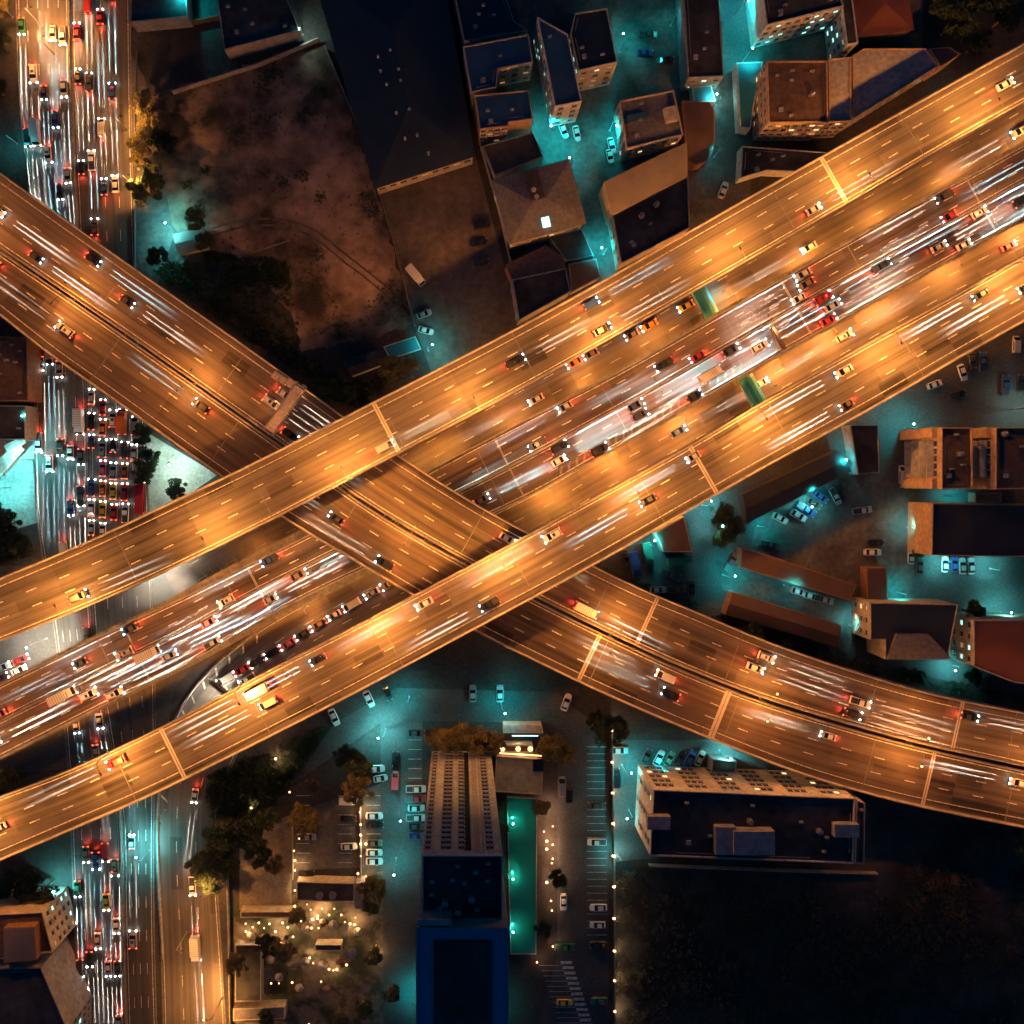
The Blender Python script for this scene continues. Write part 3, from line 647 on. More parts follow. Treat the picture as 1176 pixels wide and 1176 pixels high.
def shape_beam(l):
    # dipped-beam pattern: strongest just under the horizon, fading towards the bumper, narrow sideways
    l.use_nodes = True; nt = l.node_tree; N = nt.nodes.new; L = nt.links.new; e = nt.nodes['Emission']
    tc = N('ShaderNodeTexCoord'); sp = N('ShaderNodeSeparateXYZ'); L(tc.outputs['Normal'], sp.inputs[0])
    def m(op, a, b=0.0, cl=False):
        q = N('ShaderNodeMath'); q.operation = op; q.use_clamp = cl
        for i, x in enumerate((a, b)):
            if isinstance(x, (int, float)): q.inputs[i].default_value = x
            else: L(x, q.inputs[i])
        return q.outputs[0]
    ay = m('MULTIPLY', sp.outputs['Y'], -1.0); g = m('POWER', m('DIVIDE', .050, m('MAXIMUM', ay, .040)), 2.5)
    g = m('MULTIPLY', g, m('DIVIDE', m('SUBTRACT', ay, .034), .022, True))
    x2 = m('POWER', m('DIVIDE', sp.outputs['X'], .016), 2.0); lat = m('EXPONENT', m('MULTIPLY', x2, -1.0))
    L(m('MULTIPLY', g, lat), e.inputs['Strength'])
def vehicle_meshes(kind, col, on):
    key = (kind, col, on)
    if key in _vc: return _vc[key]
    b = MB(); g_ = MB(); parts = []; cm = MATS['car_'+col]; hl = .68; z_h = .66; xf, xr = 2.2, -2.2
    if kind in ('sedan', 'taxi', 'hatchback'):
        k = .88 if kind == 'hatchback' else 1
        loft(b, [(-2.25*k,.66,.35,.80,.8),(-2.05*k,.84,.24,.95,.84),(-1.2*k,.90,.22,1.0,.86),(.6,.90,.22,.98,.86),(1.5*k,.88,.24,.90,.84),(2.05*k,.80,.28,.78,.8),(2.25*k,.60,.35,.62,.8)])
        frustum(g_, -1.75*k, 1.05, .76, .95, -1.15*k, .25, .60, 1.40)
        frustum(b, -1.13*k, .23, .61, 1.38, -1.05*k, .12, .56, 1.44)
        for sx in (-1.16*k, -.35, .26): b.box((sx, 0, 1.37), (.06, 1.24, .03))
        for sy in (1, -1): b.box((.75, sy*.98, .98), (.14, .2, .12))
        if kind == 'taxi': b.box((-.4, 0, 1.5), (.28, .5, .12))
        wx, wy, wm = 1.35*k, .78, WH; xf, xr = 2.16*k, -2.16*k
    elif kind == 'suv':
        loft(b, [(-2.3,.80,.38,1.05,.9),(-2.15,.90,.3,1.12,.9),(-1.2,.95,.28,1.14,.88),(.7,.95,.28,1.12,.88),(1.6,.93,.3,1.05,.88),(2.2,.86,.34,.95,.84),(2.35,.70,.4,.8,.8)])
        frustum(g_, -2.05, 1.2, .80, 1.08, -1.85, .45, .68, 1.62); frustum(b, -1.83, .43, .69, 1.60, -1.75, .35, .64, 1.68)
        for sy in (1, -1): b.cur = 1; b.box((-.7, sy*.6, 1.72), (1.9, .05, .05)); b.cur = 0; b.box((.85, sy*1.03, 1.15), (.16, .2, .16))
        b.cur = 1; b.box((-.35, 0, 1.685), (.7, .8, .02)); b.cur = 0
        wx, wy, wm = 1.42, .82, WH; xf, xr = 2.26, -2.26
    elif kind == 'van':
        loft(b, [(-2.45,.84,.3,1.85,.90),(-2.3,.93,.25,1.98,.90),(1.0,.93,.25,1.98,.88),(1.25,.92,.25,1.55,.9),(2.1,.90,.26,1.02,.86),(2.45,.74,.34,.8,.8)])
        frustum(g_, 1.08, 2.02, .80, 1.12, .98, 1.12, .72, 1.90); g_.box((-2.46, 0, 1.4), (.04, 1.3, .6)); 
        for sy in (1, -1): g_.box((-.6, sy*.935, 1.45), (2.6, .03, .45)); b.box((1.5, sy*1.02, 1.25), (.14, .2, .2))
        wx, wy, wm = 1.5, .80, WH; xf, xr = 2.36, -2.44
    elif kind == 'pickup':
        loft(b, [(-2.6,.84,.45,.98,.92),(-2.5,.90,.4,1.05,.92),(1.5,.90,.35,1.08,.88),(2.3,.84,.4,.95,.84),(2.55,.7,.45,.8,.8)])
        frustum(g_, -.75, 1.45, .78, 1.03, -.55, .75, .64, 1.58); frustum(b, -.52, .72, .645, 1.56, -.45, .65, .6, 1.62)
        b.cur = 1; b.box((-1.62, 0, 1.062), (1.66, 1.44, .03)); b.cur = 0
        wx, wy, wm = 1.6, .78, WH; xf, xr = 2.46, -2.56
    elif kind == 'truck':
        loft(b, [(1.3,1.0,.5,2.4,.92),(1.4,1.08,.45,2.55,.92),(2.6,1.08,.45,2.5,.9),(3.05,1.05,.5,1.5,.9),(3.15,.95,.5,1.3,.9)])
        frustum(g_, 2.6, 3.08, .95, 1.5, 2.5, 2.64, .9, 2.42)
        b.box((-1.1, 0, 2.0), (4.7, 2.25, 2.6)); b.cur = 1; b.box((-.2, 0, .6), (6.2, 1.0, .3)); 
        for k in range(8): b.box((-3.2+k*.6, 0, 3.32), (.07, 2.2, .04))
        b.cur = 0
        wx, wy, wm = 2.2, .95, WHB; xf, xr = 3.1, -3.45
    else: # bus
        loft(b, [(-4.3,1.12,.4,2.95,.92),(-4.2,1.22,.35,3.05,.92),(4.0,1.22,.35,3.05,.92),(4.25,1.2,.35,2.5,.92),(4.35,1.1,.4,1.6,.9)])
        for sy in (1, -1): g_.box((0, sy*1.225, 2.0), (7.6, .03, .8))
        frustum(g_, 4.2, 4.4, 1.1, 1.5, 4.02, 4.14, 1.05, 2.8); b.box((1.8, 0, 3.16), (1.8, 1.5, .25)); b.box((-2.0, 0, 3.14), (1.6, 1.5, .2))
        wx, wy, wm = 2.8, 1.05, WHB; xf, xr = 4.3, -4.28; z_h = .8
    hw = .66 if kind in ('sedan','taxi','hatchback') else .74 if kind in ('van','pickup') else .9
    h_ = MB(); h_.box((0,0,0), (.30,.34,.20)); t_ = MB(); t_.box((0,0,0), (.16,.34,.18))
    hmat = {0: 'lens_off', 1: 'em_head', 2: 'em_headcool'}[on]
    out = dict(body=b.mesh('body', [cm, MATS['dark_steel']]), glass=g_.mesh('windows', MATS['glass']), head=h_.mesh('headlight', MATS[hmat]), tail=t_.mesh('tail_light', MATS['em_tail' if on else 'tail_off']),
               wm=wm, wx=wx, wy=wy, xf=xf, xr=xr, hw=hw, zh=z_h, zt=.86 if kind in ('sedan','taxi','hatchback','pickup') else 1.1)
    _vc[key] = out; return out
NV = [0]
def vehicle(loc, rz, kind, col, label, on=0, group=None, beam=0.0):
    d = vehicle_meshes(kind, col, on); NV[0] += 1
    names = {'sedan': 'car', 'hatchback': 'car', 'suv': 'car', 'taxi': 'taxi', 'van': 'van', 'pickup': 'pickup_truck', 'truck': 'box_truck', 'bus': 'bus'}
    r = empty(names[kind], loc, label, {'sedan': 'car', 'hatchback': 'car', 'suv': 'car', 'pickup': 'pickup truck'}.get(kind, kind), group, rz)
    link_mesh('body', d['body'], r); link_mesh('windows', d['glass'], r)
    wr = .5 if kind in ('truck', 'bus') else .33
    for sx in (1, -1):
        for sy in (1, -1): link_mesh('wheel', d['wm'], r, (sx*d['wx'], sy*d['wy'], wr))
    for sy in (1, -1):
        link_mesh('headlight', d['head'], r, (d['xf']-.02, sy*d['hw'], d['zh']+.08)); link_mesh('tail_light', d['tail'], r, (d['xr'], sy*d['hw'], d['zt']))
    if on and beam:
        c = HEAD if on == 1 else (.50, .90, 1.0)
        for sy in (1, -1):
            k = ('beam', round(beam), on)
            if k not in _vc:
                o = spot(r, (0,0,0), (0,0,0), beam, c, R(32), .2, .04, 'headlight_beam'); _vc[k] = o.data; shape_beam(o.data)
            else: o = bpy.data.objects.new('headlight_beam', _vc[k]); S.collection.objects.link(o); o.parent = r
            o.location = (d['xf']+.25, sy*d['hw']*.95, .78); o.rotation_euler = (R(90), 0, R(-90))
        if beam > BMT:
            if 'tail' not in _vc: _vc['tail'] = spot(r, (0,0,0), (0,0,0), 500, (1, .07, .03), R(110), .9, .2, 'tail_light_glow').data; bpy.data.objects.remove(r.children[-1])
            o = bpy.data.objects.new('tail_light_glow', _vc['tail']); S.collection.objects.link(o); o.parent = r; o.location = (d['xr']-.2, 0, .9); o.rotation_euler = (0, R(55), 0)
    r.scale = (rnd.uniform(.93, 1.07),)*3
    return r
COLS = ['white']*7+['silver']*5+['black']*4+['dark grey']*4+['red']*2+['blue']*2+['bronze']*2
KINDS = ['sedan']*7+['suv']*5+['hatchback']*4+['pickup']*4+['van']*3+['taxi']
def covered(pw, roads):
    q = toPx(pw); return any(inside(q, r.poly) for r in roads)
def traffic(R_, v, gap, direction, road, lane, over, beam, cool=.2, t0=0, t1=None, jitter=.5, grp=None):
    t1 = R_.len if t1 is None else t1; t = t0+rnd.uniform(0, gap); lst = []
    while t < t1:
        p = R_.pt(t, v+rnd.uniform(-.006, .006), .012); q = toPx((p.x, p.y, p.z))
        if -25 < q[0] < 1200 and -25 < q[1] < 1200 and not any(inside(q, r.poly) for r in over) and not (R_ is G1 and 630 < q[0] < 810) and not (R_ is G2 and 240 < q[0] < 460 and q[1] < 800): lst.append((t, p))
        t += gap*rnd.uniform(1-jitter, 1+jitter)
    for i, (t, p) in enumerate(lst):
        k = rnd.choice(KINDS); c = rnd.choice(COLS)
        if k == 'taxi': c = rnd.choice(['yellow', 'pink', 'green'])
        if rnd.random() < .05: k, c = 'truck', 'white'
        vehicle(p, R_.ang(t)+(0 if direction > 0 else pi), k, c, f'{c} {k} on {road}, {lane}, {ordn(i)} from the {R_.end}', 2 if rnd.random() < cool else 1, grp or 'traffic on ' + road, beam)
BM = 1600000*K_HEAD; BMT = BM*.55
for q in (RA, RB, RCN, RCS, RD): q.end = 'left'
NW_.end = NE_.end = 'top'; G1.end = G2.end = 'right'
for v, gap, ln in ((.27, 300, 'outer lane'), (.52, 220, 'middle lane'), (.78, 80, 'inner lane')):
    traffic(RA, v, gap, 1, 'the northern viaduct', ln, [], BM*.8, .1)
for v, gap, ln in ((.21, 30, 'inner lane'), (.48, 75, 'middle lane'), (.73, 150, 'outer lane')):
    traffic(RB, v, gap, -1, 'the southern viaduct', ln, [], BM*1.2, .1)
for v, gap, ln in ((.28, 56, 'outer lane'), (.53, 44, 'middle lane'), (.79, 60, 'inner lane')):
    traffic(RCN, v, gap, 1, 'the crossing viaduct north side', ln, [RA, RB], BM*.9, .2)
for v, gap, ln in ((.22, 75, 'inner lane'), (.49, 120, 'middle lane'), (.74, 190, 'outer lane')):
    traffic(RCS, v, gap, -1, 'the crossing viaduct south side', ln, [RA, RB], BM*.9, .2)
for v, gap, ln, d in ((.10, 80, 'north lane', -1), (.25, 50, 'second lane', -1), (.40, 42, 'third lane', -1), (.58, 21, 'fourth lane', 1), (.745, 22, 'fifth lane', 1), (.91, 55, 'south lane', 1)):
    traffic(RD, v, gap, d, 'the lowest viaduct', ln, [RA, RB, RCN, RCS], BM*(2.4 if d > 0 else .7), .55)
ov = [RA, RB, RCN, RCS, RD]
for i_, v in enumerate((.1, .3, .5, .7, .9)):
    traffic(NW_, v, 28-3*i_, 1, 'the southbound street', ORD[i_]+' lane', ov, BM*1.1, .4)
    if i_ < 4: traffic(NE_, v, 24, -1, 'the northbound street', ORD[i_]+' lane from the left', ov, BM*1.1, .3, 0, NE_.near(112, 290))
traffic(NE_, .3, 22, -1, 'the lower northbound street', 'left lane', ov, BM*.5, .3, NE_.near(155, 900))
traffic(G2, .6, 26, 1, 'the lower slip road', 'middle lane', ov, BM*.6, .1, G2.near(225, 900))
traffic(G1, .6, 60, 1, 'the northern slip road', 'middle lane', ov, BM*.5, .1, 0, G1.near(600, 470))
traffic(G2, .35, 42, -1, 'the southern slip road', 'left lane', ov, BM*.7, .1, 0, G2.near(640, 590))
# standing traffic jam on the street
jam = [(106,456,'sedan','white'),(106,484,'sedan','black'),(106,507,'hatchback','dark grey'),(106,560,'suv','blue'),(106,583,'sedan','white'),(106,606,'sedan','silver'),
 (119,468,'sedan','red'),(119,491,'taxi','orange'),(119,515,'suv','silver'),(119,538,'taxi','pink'),(119,561,'sedan','orange'),(119,585,'taxi','yellow'),(119,608,'hatchback','white'),
 (131,481,'suv','white'),(131,512,'hatchback','black'),(131,541,'sedan','silver'),(131,564,'taxi','yellow'),(132,588,'sedan','red'),(144,517,'suv','dark grey'),(144,541,'taxi','orange'),(144,565,'sedan','red'),(145,589,'pickup','white'),(156,489,'van','silver'),(155,520,'sedan','white')]
for i, (x, y, k, c) in enumerate(jam):
    vehicle(P(x, y, .03)+Vector((0,0,.005)), R(88), k, c, f'{c} {k} in the traffic jam, {ordn(i)} counting down', 1, 'vehicles waiting in the traffic jam', BM*.10)
vehicle(P(142,484,.03), R(88), 'truck', 'orange', 'orange box truck waiting at the head of the jam under the crossing viaduct', 1, None, BM*.1)
vehicle(P(163,572,.03), R(88), 'bus', 'red', 'long red bus waiting at the right side of the jam', 1, None, BM*.1)
ramp = [(260,779,'van','silver'),(278,769,'sedan','red'),(284,780,'pickup','silver'),(296,759,'suv','dark grey'),(313,749,'sedan','black'),(331,739,'taxi','pink'),(348,728,'sedan','dark grey'),(366,717,'sedan','bronze'),(384,706,'hatchback','white'),(404,694,'van','white'),(427,681,'sedan','silver'),(447,670,'suv','bronze')]
for i, (x, y, k, c) in enumerate(ramp):
    vehicle(P(x, y, .03), R(30)+pi, k, c, f'{c} {k} queuing on the curved slip road, {ordn(i)} from the lower left', 1, 'queue on the curved slip road', BM*.12)
for i, (x, y, k, c) in enumerate([(787,352,'taxi','yellow'),(745,374,'sedan','orange'),(725,385,'hatchback','bronze'),(678,407,'sedan','bronze'),(659,417,'taxi','orange')]):
    vehicle(P(x, y, .035), R(28)+pi, k, c, f'{c} {k} standing on the slip road below the northern viaduct, {ordn(i)} from the right', 1, None, BM*.15)
for i, (x, y, c) in enumerate([(2,778,'black'),(23,769,'white'),(25,757,'red'),(4,766,'silver')]):
    vehicle(P(x, y, .03), R(24), 'sedan', c, f'{c} sedan waiting by the white lit work yard at the left edge', 1, None, BM*.1)
# parked vehicles: x, y, heading, kind, colour, place
pk = [(1001,634,0,'sedan','white','alone in the middle of the brown car park'),(1004,623,2,'sedan','black','just above the white one in the brown car park'),(989,586,8,'pickup','silver','at the north end of the brown car park'),(1035,545,90,'van','white','beside the ochre balcony block'),
(895,595,-28,'sedan','white','leftmost of the angled row by the parking roof'),(916,592,-30,'sedan','silver','second of the angled row by the parking roof'),(925,585,-32,'pickup','blue','third of the angled row by the parking roof'),(934,578,-32,'sedan','dark grey','fourth of the angled row by the parking roof'),(942,571,-35,'sedan','blue','fifth of the angled row by the parking roof'),(958,570,-62,'pickup','silver','at the right end of the angled row'),
(883,625,-10,'pickup','dark grey','below the angled row'),(839,645,58,'pickup','red','beside the tree at the alley mouth'),(916,679,-15,'sedan','white','left end of the three in the shed alley'),(930,684,-15,'hatchback','white','middle of the three in the shed alley'),(945,688,-15,'pickup','silver','right end of the three in the shed alley'),
(1055,650,88,'sedan','dark grey','left of the lit row under the ochre block'),(1084,648,88,'sedan','white','first of the teal lit row of four'),(1095,648,90,'sedan','blue','second of the teal lit row of four'),(1104,650,92,'sedan','silver','third of the teal lit row of four'),(1114,650,92,'sedan','silver','fourth of the teal lit row of four'),
(1104,428,-72,'sedan','white','below the southern viaduct at the right'),(1115,414,-80,'sedan','dark grey','second below the viaduct at the right'),(1127,416,90,'pickup','blue','third below the viaduct at the right'),(1153,443,88,'pickup','blue','lower right of the yard'),(1165,396,88,'van','silver','upper right of the yard'),(1171,440,90,'sedan','black','at the right edge of the yard'),(1099,453,15,'sedan','black','lying crosswise in the yard'),(1072,442,20,'hatchback','white','small one alone in the yard'),
(719,639,-70,'sedan','dark grey','left of the parked trucks'),(780,643,8,'truck','green','crosswise below the viaduct'),(743,637,-78,'truck','green','long one below the viaduct'),(728,648,-78,'truck','blue','beside the long green one'),(755,677,0,'sedan','silver','by the edge of the crossing viaduct'),(776,676,4,'pickup','dark grey','right of the silver one'),(794,675,90,'sedan','black','at the corner below the trucks'),(770,660,-20,'pickup','dark grey','below the crosswise green one'),
(650,806,70,'sedan','white','alone on the bend north of the car park'),(711,861,0,'sedan','silver','beyond the car park wall'),(742,868,66,'sedan','dark grey','first of the angled row by the white block'),(756,870,62,'sedan','white','second of the angled row by the white block'),(768,871,60,'sedan','bronze','third of the angled row by the white block'),(780,870,62,'sedan','black','fourth of the angled row by the white block'),(792,870,62,'sedan','blue','fifth of the angled row by the white block'),(803,870,64,'sedan','white','sixth of the angled row by the white block'),(707,892,90,'van','black','against the car park wall'),
(384,823,-65,'sedan','white','under the edge of the southern viaduct'),(424,802,-65,'sedan','white','nearer the street mouth under the viaduct'),(445,795,-70,'sedan','black','at the bend under the viaduct'),(432,882,2,'sedan','white','top of the row beside the access street'),(437,893,10,'hatchback','white','second beside the access street'),(454,872,88,'sedan','black','on the left kerb of the access street'),(454,895,88,'van','pink','behind the black one on the access street'),
(401,918,0,'van','white','at the upper side of the small car park'),(400,939,0,'sedan','black','under the hedge light in the small car park'),(401,971,2,'sedan','white','in the middle of the small car park'),(353,960,0,'pickup','silver','on the left of the small car park'),(352,1002,0,'sedan','black','lower left of the small car park'),(430,936,0,'sedan','white','first in the right row of the small car park'),(431,946,0,'sedan','black','second in the right row of the small car park'),(430,967,0,'sedan','bronze','third in the right row of the small car park'),(430,978,0,'sedan','white','fourth in the right row of the small car park'),(430,988,0,'sedan','white','fifth in the right row of the small car park'),
(478,905,0,'pickup','white','top of the row at the tower foot'),(478,916,0,'pickup','red','second of the row at the tower foot'),(478,927,0,'sedan','silver','third of the row at the tower foot'),(478,938,0,'pickup','silver','fourth of the row at the tower foot'),(478,948,0,'sedan','dark grey','fifth of the row at the tower foot'),(478,959,0,'sedan','blue','sixth of the row at the tower foot'),(478,841,0,'sedan','dark grey','at the corner north of the tower'),
(686,924,0,'sedan','dark grey','alone in the marked bays of the tower car park'),(685,966,180,'pickup','white','in the marked bays of the tower car park'),(687,1041,180,'sedan','white','upper of the pair beside the wall lamps'),(686,1061,180,'sedan','white','lower of the pair beside the wall lamps'),(687,1084,180,'sedan','black','below the pair beside the wall lamps'),(688,1148,180,'sedan','green','near the bottom of the bays'),(647,1035,-90,'sedan','white','along the left side of the tower car park'),(648,1086,0,'pickup','green','crosswise on the left of the tower car park'),(648,1150,0,'sedan','yellow','on the striped bays at the bottom'),(653,910,90,'van','black','on the lane left of the marked bays'),(645,902,90,'van','silver','on the kerb left of the marked bays'),
(647,151,-68,'sedan','white','below the cream block'),(662,154,-78,'sedan','white','right of the other below the cream block'),(744,41,0,'pickup','dark grey','in the yard behind the middle flats'),(740,62,0,'sedan','blue','lower in the yard behind the middle flats'),(764,70,5,'sedan','black','right in the yard behind the middle flats'),(800,95,60,'truck','silver','at the dark roof, right of two'),(790,92,60,'truck','silver','at the dark roof, left of two'),(830,219,70,'sedan','white','at the lane end by the northern viaduct'),
(553,259,10,'van','black','upper by the yard wall'),(550,279,12,'sedan','black','second by the yard wall'),(552,302,8,'sedan','dark grey','third by the yard wall'),(487,361,20,'sedan','silver','upper one near the lit canopy'),(489,380,-15,'sedan','white','lower one near the lit canopy'),(478,318,-50,'truck','white','alone in the brown yard'),(543,796,90,'sedan','silver','north of the tower under the viaduct edge'),(574,796,90,'sedan','silver','right of the other north of the tower'),(702,168,-75,'sedan','silver','west of the flat roofed house'),(700,180,-75,'hatchback','white','below the other west of the flat roofed house'),(293,957,80,'sedan','dark grey','hidden among the garden trees'),(1045,640,90,'hatchback','silver','against the ochre gable'),(830,300,75,'sedan','white','in the lane below the hotel')]
for (x, y, a, k, c, place) in pk:
    if (x, y) == (830, 300): continue
    vehicle(P(x, y, .02), R(a), k, c, f'parked {c} {k} {place}', 0, 'parked vehicles')

# ------------------------------------------------------------------ buildings
_win = {}
def win_mesh(w, h, lit):
    key = (w, h, lit)
    if key not in _win:
        mb = MB()   # outward is +y
        for x in (-w/2-.06, w/2+.06): mb.box((x, .03, 0), (.12, .14, h+.24))
        for z in (-h/2-.06, h/2+.06): mb.box((0, .03, z), (w, .14, .12))
        mb.box((0, .09, -h/2-.2), (w+.5, .3, .1)); mb.box((0, .02, 0), (.06, .07, h))
        mb.cur = 1; mb.box((0, .0, 0), (w, .04, h))
        _win[key] = mb.mesh('window', [MATS['wfr'], MATS[{0: 'pane', 1: 'em_window', 2: 'em_window_teal', 3: 'em_window_dim'}[lit]]])
    return _win[key]
def facade(root, p0, p1, z0, z1, rows, cols, w, h, lit=.05, litk=1, skip=0.0, limit=[0]):
    d = (p1-p0).xy; L_ = d.length; d = d/L_; a = atan2(d.y, d.x)+pi      # walls are ccw: outward is right of d
    n = Vector((d.y, -d.x))
    for i in range(rows):
        for j in range(cols):
            if rnd.random() < skip: continue
            u = (j+.5)/cols*L_; z = z0+(i+.55)/rows*(z1-z0)
            q = Vector((p0.x+d.x*u+n.x*.03, p0.y+d.y*u+n.y*.03, z))
            link_mesh('window', win_mesh(w, h, (litk if rnd.random() < lit else 3 if rnd.random() < .12 else 0)), root, q-root.location, a)
def building(name, label, roof_px, h, wall, roof, cat='building', fac=(), parapet=.8, units=0, tanks=0, z0=0.0, hip=None, gable=None, eave=0.0, rise=2.2, stain=None, ridge=None):
    pts = ccw([tuple(P(x, y, h))[:2] for x, y in roof_px]); n = len(pts)
    cx = sum(p[0] for p in pts)/n; cy = sum(p[1] for p in pts)/n
    root = empty(name, (cx, cy, z0), label, cat)
    mb = MB(); mb.prism(pts, z0-.05, h-.02, top=True); mb.build('wall', MATS[wall], root)
    if hip or gable:
        rp = [Vector((x, y, 0)) for x, y in (inset(pts, -eave) if eave else pts)]
        # four corner roof: ridge along the longer axis
        assert n == 4
        e0 = (rp[1]-rp[0]).length + (rp[3]-rp[2]).length; e1 = (rp[2]-rp[1]).length + (rp[0]-rp[3]).length
        if (e0 >= e1) != bool(ridge == 'short'): a, b, c, d = rp
        else: b, c, d, a = rp
        m0 = (a+d)/2; m1 = (b+c)/2; k = .0 if gable else min(.45, (a-d).length/2/((m1-m0).length+.01))
        r0 = m0.lerp(m1, k); r1 = m1.lerp(m0, k)
        V = [(a.x,a.y,h),(b.x,b.y,h),(c.x,c.y,h),(d.x,d.y,h),(r0.x,r0.y,h+rise),(r1.x,r1.y,h+rise)]
        rb = MB(); rb.add(V, [(0,1,5,4),(2,3,4,5),(1,2,5),(3,0,4),(3,2,1,0)])
        ro = rb.build('roof', MATS[roof], root)
        cap = MB(); cap.tube([Vector(V[4])+Vector((0,0,.06)), Vector(V[5])+Vector((0,0,.06))], .16, 6)
        if not gable:
            for i_, j_ in ((0,4),(3,4),(1,5),(2,5)): cap.tube([Vector(V[i_])+Vector((0,0,.04)), Vector(V[j_])+Vector((0,0,.06))], .12, 5)
        cap.build('ridge_cap', MATS['roof_grey'], ro)
    else:
        rb = MB(); ip = inset(pts, .28); rb.add([(x, y, h+.003) for x, y in ip], [tuple(range(n))]); rb.build('roof', MATS[roof], root)
        if parapet:
            pm = MB(); ins = inset(pts, .25)
            for i in range(n):
                a, b, c, d = pts[i], pts[(i+1) % n], ins[(i+1) % n], ins[i]
                V = [(*a,h-.02),(*b,h-.02),(*c,h-.02),(*d,h-.02),(*a,h+parapet),(*b,h+parapet),(*c,h+parapet),(*d,h+parapet)]
                pm.add(V, [(4,5,6,7),(0,1,5,4),(2,3,7,6)])
            pm.build('parapet', MATS[wall], root)
        bx = [min(p[0] for p in pts), max(p[0] for p in pts), min(p[1] for p in pts), max(p[1] for p in pts)]
        ang = atan2(pts[1][1]-pts[0][1], pts[1][0]-pts[0][0]); tries = 0; done = []
        ip2 = inset(pts, 1.6)
        while len(done) < units+tanks and tries < 200:
            tries += 1; x, y = rnd.uniform(bx[0], bx[1]), rnd.uniform(bx[2], bx[3])
            if not inside((x, y), ip2) or any(hypot(x-u, y-v) < 2.4 for u, v in done): continue
            done.append((x, y)); m_ = MB()
            if len(done) <= tanks:
                m_.tube([(x,y,h+.35),(x,y,h+1.9),(x,y,h+2.1)], [.7,.7,.3], 12); m_.box((x,y,h+.18), (1.2,1.2,.36), ang); m_.build('water_tank', MATS['steel'], root)
            else:
                m_.box((x,y,h+.5), (1.0,.5,.8), ang); m_.tube([(x,y,h+.9),(x,y,h+.95)], .3, 10); m_.build('air_conditioner', MATS['grey_wall'], root)
    if not (hip or gable) and units >= 2:
        ip3 = inset(pts, 1.0)
        for q_ in range(2):
            i_ = rnd.randrange(n); a_, b_ = Vector((*ip3[i_], 0)), Vector((*ip3[(i_+1) % n], 0))
            if (b_-a_).length < 4: continue
            m_ = MB(); u_, v_ = a_.lerp(b_, .12), a_.lerp(b_, .8); m_.tube([(u_.x,u_.y,h), (u_.x,u_.y,h+.4), (v_.x,v_.y,h+.4), (v_.x,v_.y,h)], .09, 6); m_.build('pipe', MATS['steel'], root)
        m_ = MB(); q_ = Vector((*ip3[0], 0)).lerp(Vector((cx, cy, 0)), .35); m_.box((q_.x, q_.y, h+.3), (1.1, 1.1, .6), ang); m_.build('roof_hatch', MATS['grey_wall'], root)
    for (e, rows, cols, w, wh, *rest) in fac:
        # e: unit direction the facade faces, as 'n','s','e','w'
        dirs = {'n': (0, 1), 's': (0, -1), 'e': (1, 0), 'w': (-1, 0)}[e]
        best = max(range(n), key=lambda i: ((pts[(i+1) % n][1]-pts[i][1])*dirs[0] - (pts[(i+1) % n][0]-pts[i][0])*dirs[1]))
        p0, p1 = Vector((*pts[best], 0)), Vector((*pts[(best+1) % n], 0))
        facade(root, p0, p1, z0+.6, h-.3, rows, cols, w, wh, *(rest or ()))
    return root
def add_box(root, px0, py0, px1, py1, z0, h, m, name, rz=0.0):
    a, b = P(px0, py0, h), P(px1, py1, h); c = (a+b)/2
    mb = MB(); mb.box((c.x, c.y, (z0+h)/2), (abs(a.x-b.x), abs(a.y-b.y), h-z0), rz); return mb.build(name, MATS[m], root)

# 1 dark warehouse
wh = building('warehouse', 'big dark hip roofed warehouse beside the vacant lot', [(362,-30),(506,-30),(543,178),(432,214)], 8, 'cream_wall', 'sheet_navy', 'warehouse', hip=True, rise=3.2, eave=.6, fac=[('s', 1, 9, 1.6, 1.4, .0)])
for x, y in [(434,65),(448,58),(444,97),(460,93),(455,130),(470,126),(465,159),(479,155),(492,176),(437,82),(458,80)]:
    q = P(x, y, 10.7); m_ = MB(); m_.tube([(q.x,q.y,9.2),(q.x,q.y,11.0)], .28, 8); m_.sphere((q.x,q.y,11.2), .42, 8, 5, .7); m_.build('roof_ventilator', MATS['roof_pale'], wh)
# 2 blue roofed flats in a row
b2 = building('apartment_block', 'blue roofed flats with a lit gap beside the dark warehouse, upper block', [(532,54),(607,40),(612,72),(572,80),(570,101),(541,107)], 12, 'cream_wall', 'sheet_blue', fac=[('s', 3, 3, 1.3, 1.2)], parapet=.5, units=2)
building('apartment_block', 'blue roofed flats with ochre south wall beside the dark warehouse, lower block', [(545,110),(607,104),(612,137),(584,141),(584,145),(551,149)], 12, 'ochre_wall', 'sheet_blue', fac=[('s', 4, 4, 1.2, 1.1, .1)], parapet=.5, units=2)
building('apartment_block', 'dark roofed long block beyond the blue roofs at the top', [(517,-30),(572,-30),(590,24),(606,36),(533,48)], 10, 'grey_wall', 'sheet_navy', parapet=.4, units=4)
building('shed', 'low dark roofed shed between the blue flats and the hip roofed house', [(554,168),(612,152),(624,180),(568,202)], 6, 'grey_wall', 'roof_dark', 'shed', parapet=.3)
building('apartment_block', 'tall narrow blue roofed block with a teal lit west wall', [(617,20),(652,40),(668,117),(637,123)], 15, 'white_wall', 'sheet_blue', fac=[('w', 4, 12, .9, 1.2, .35, 2), ('s', 4, 2, 1.2, 1.2)], parapet=.5, units=1)
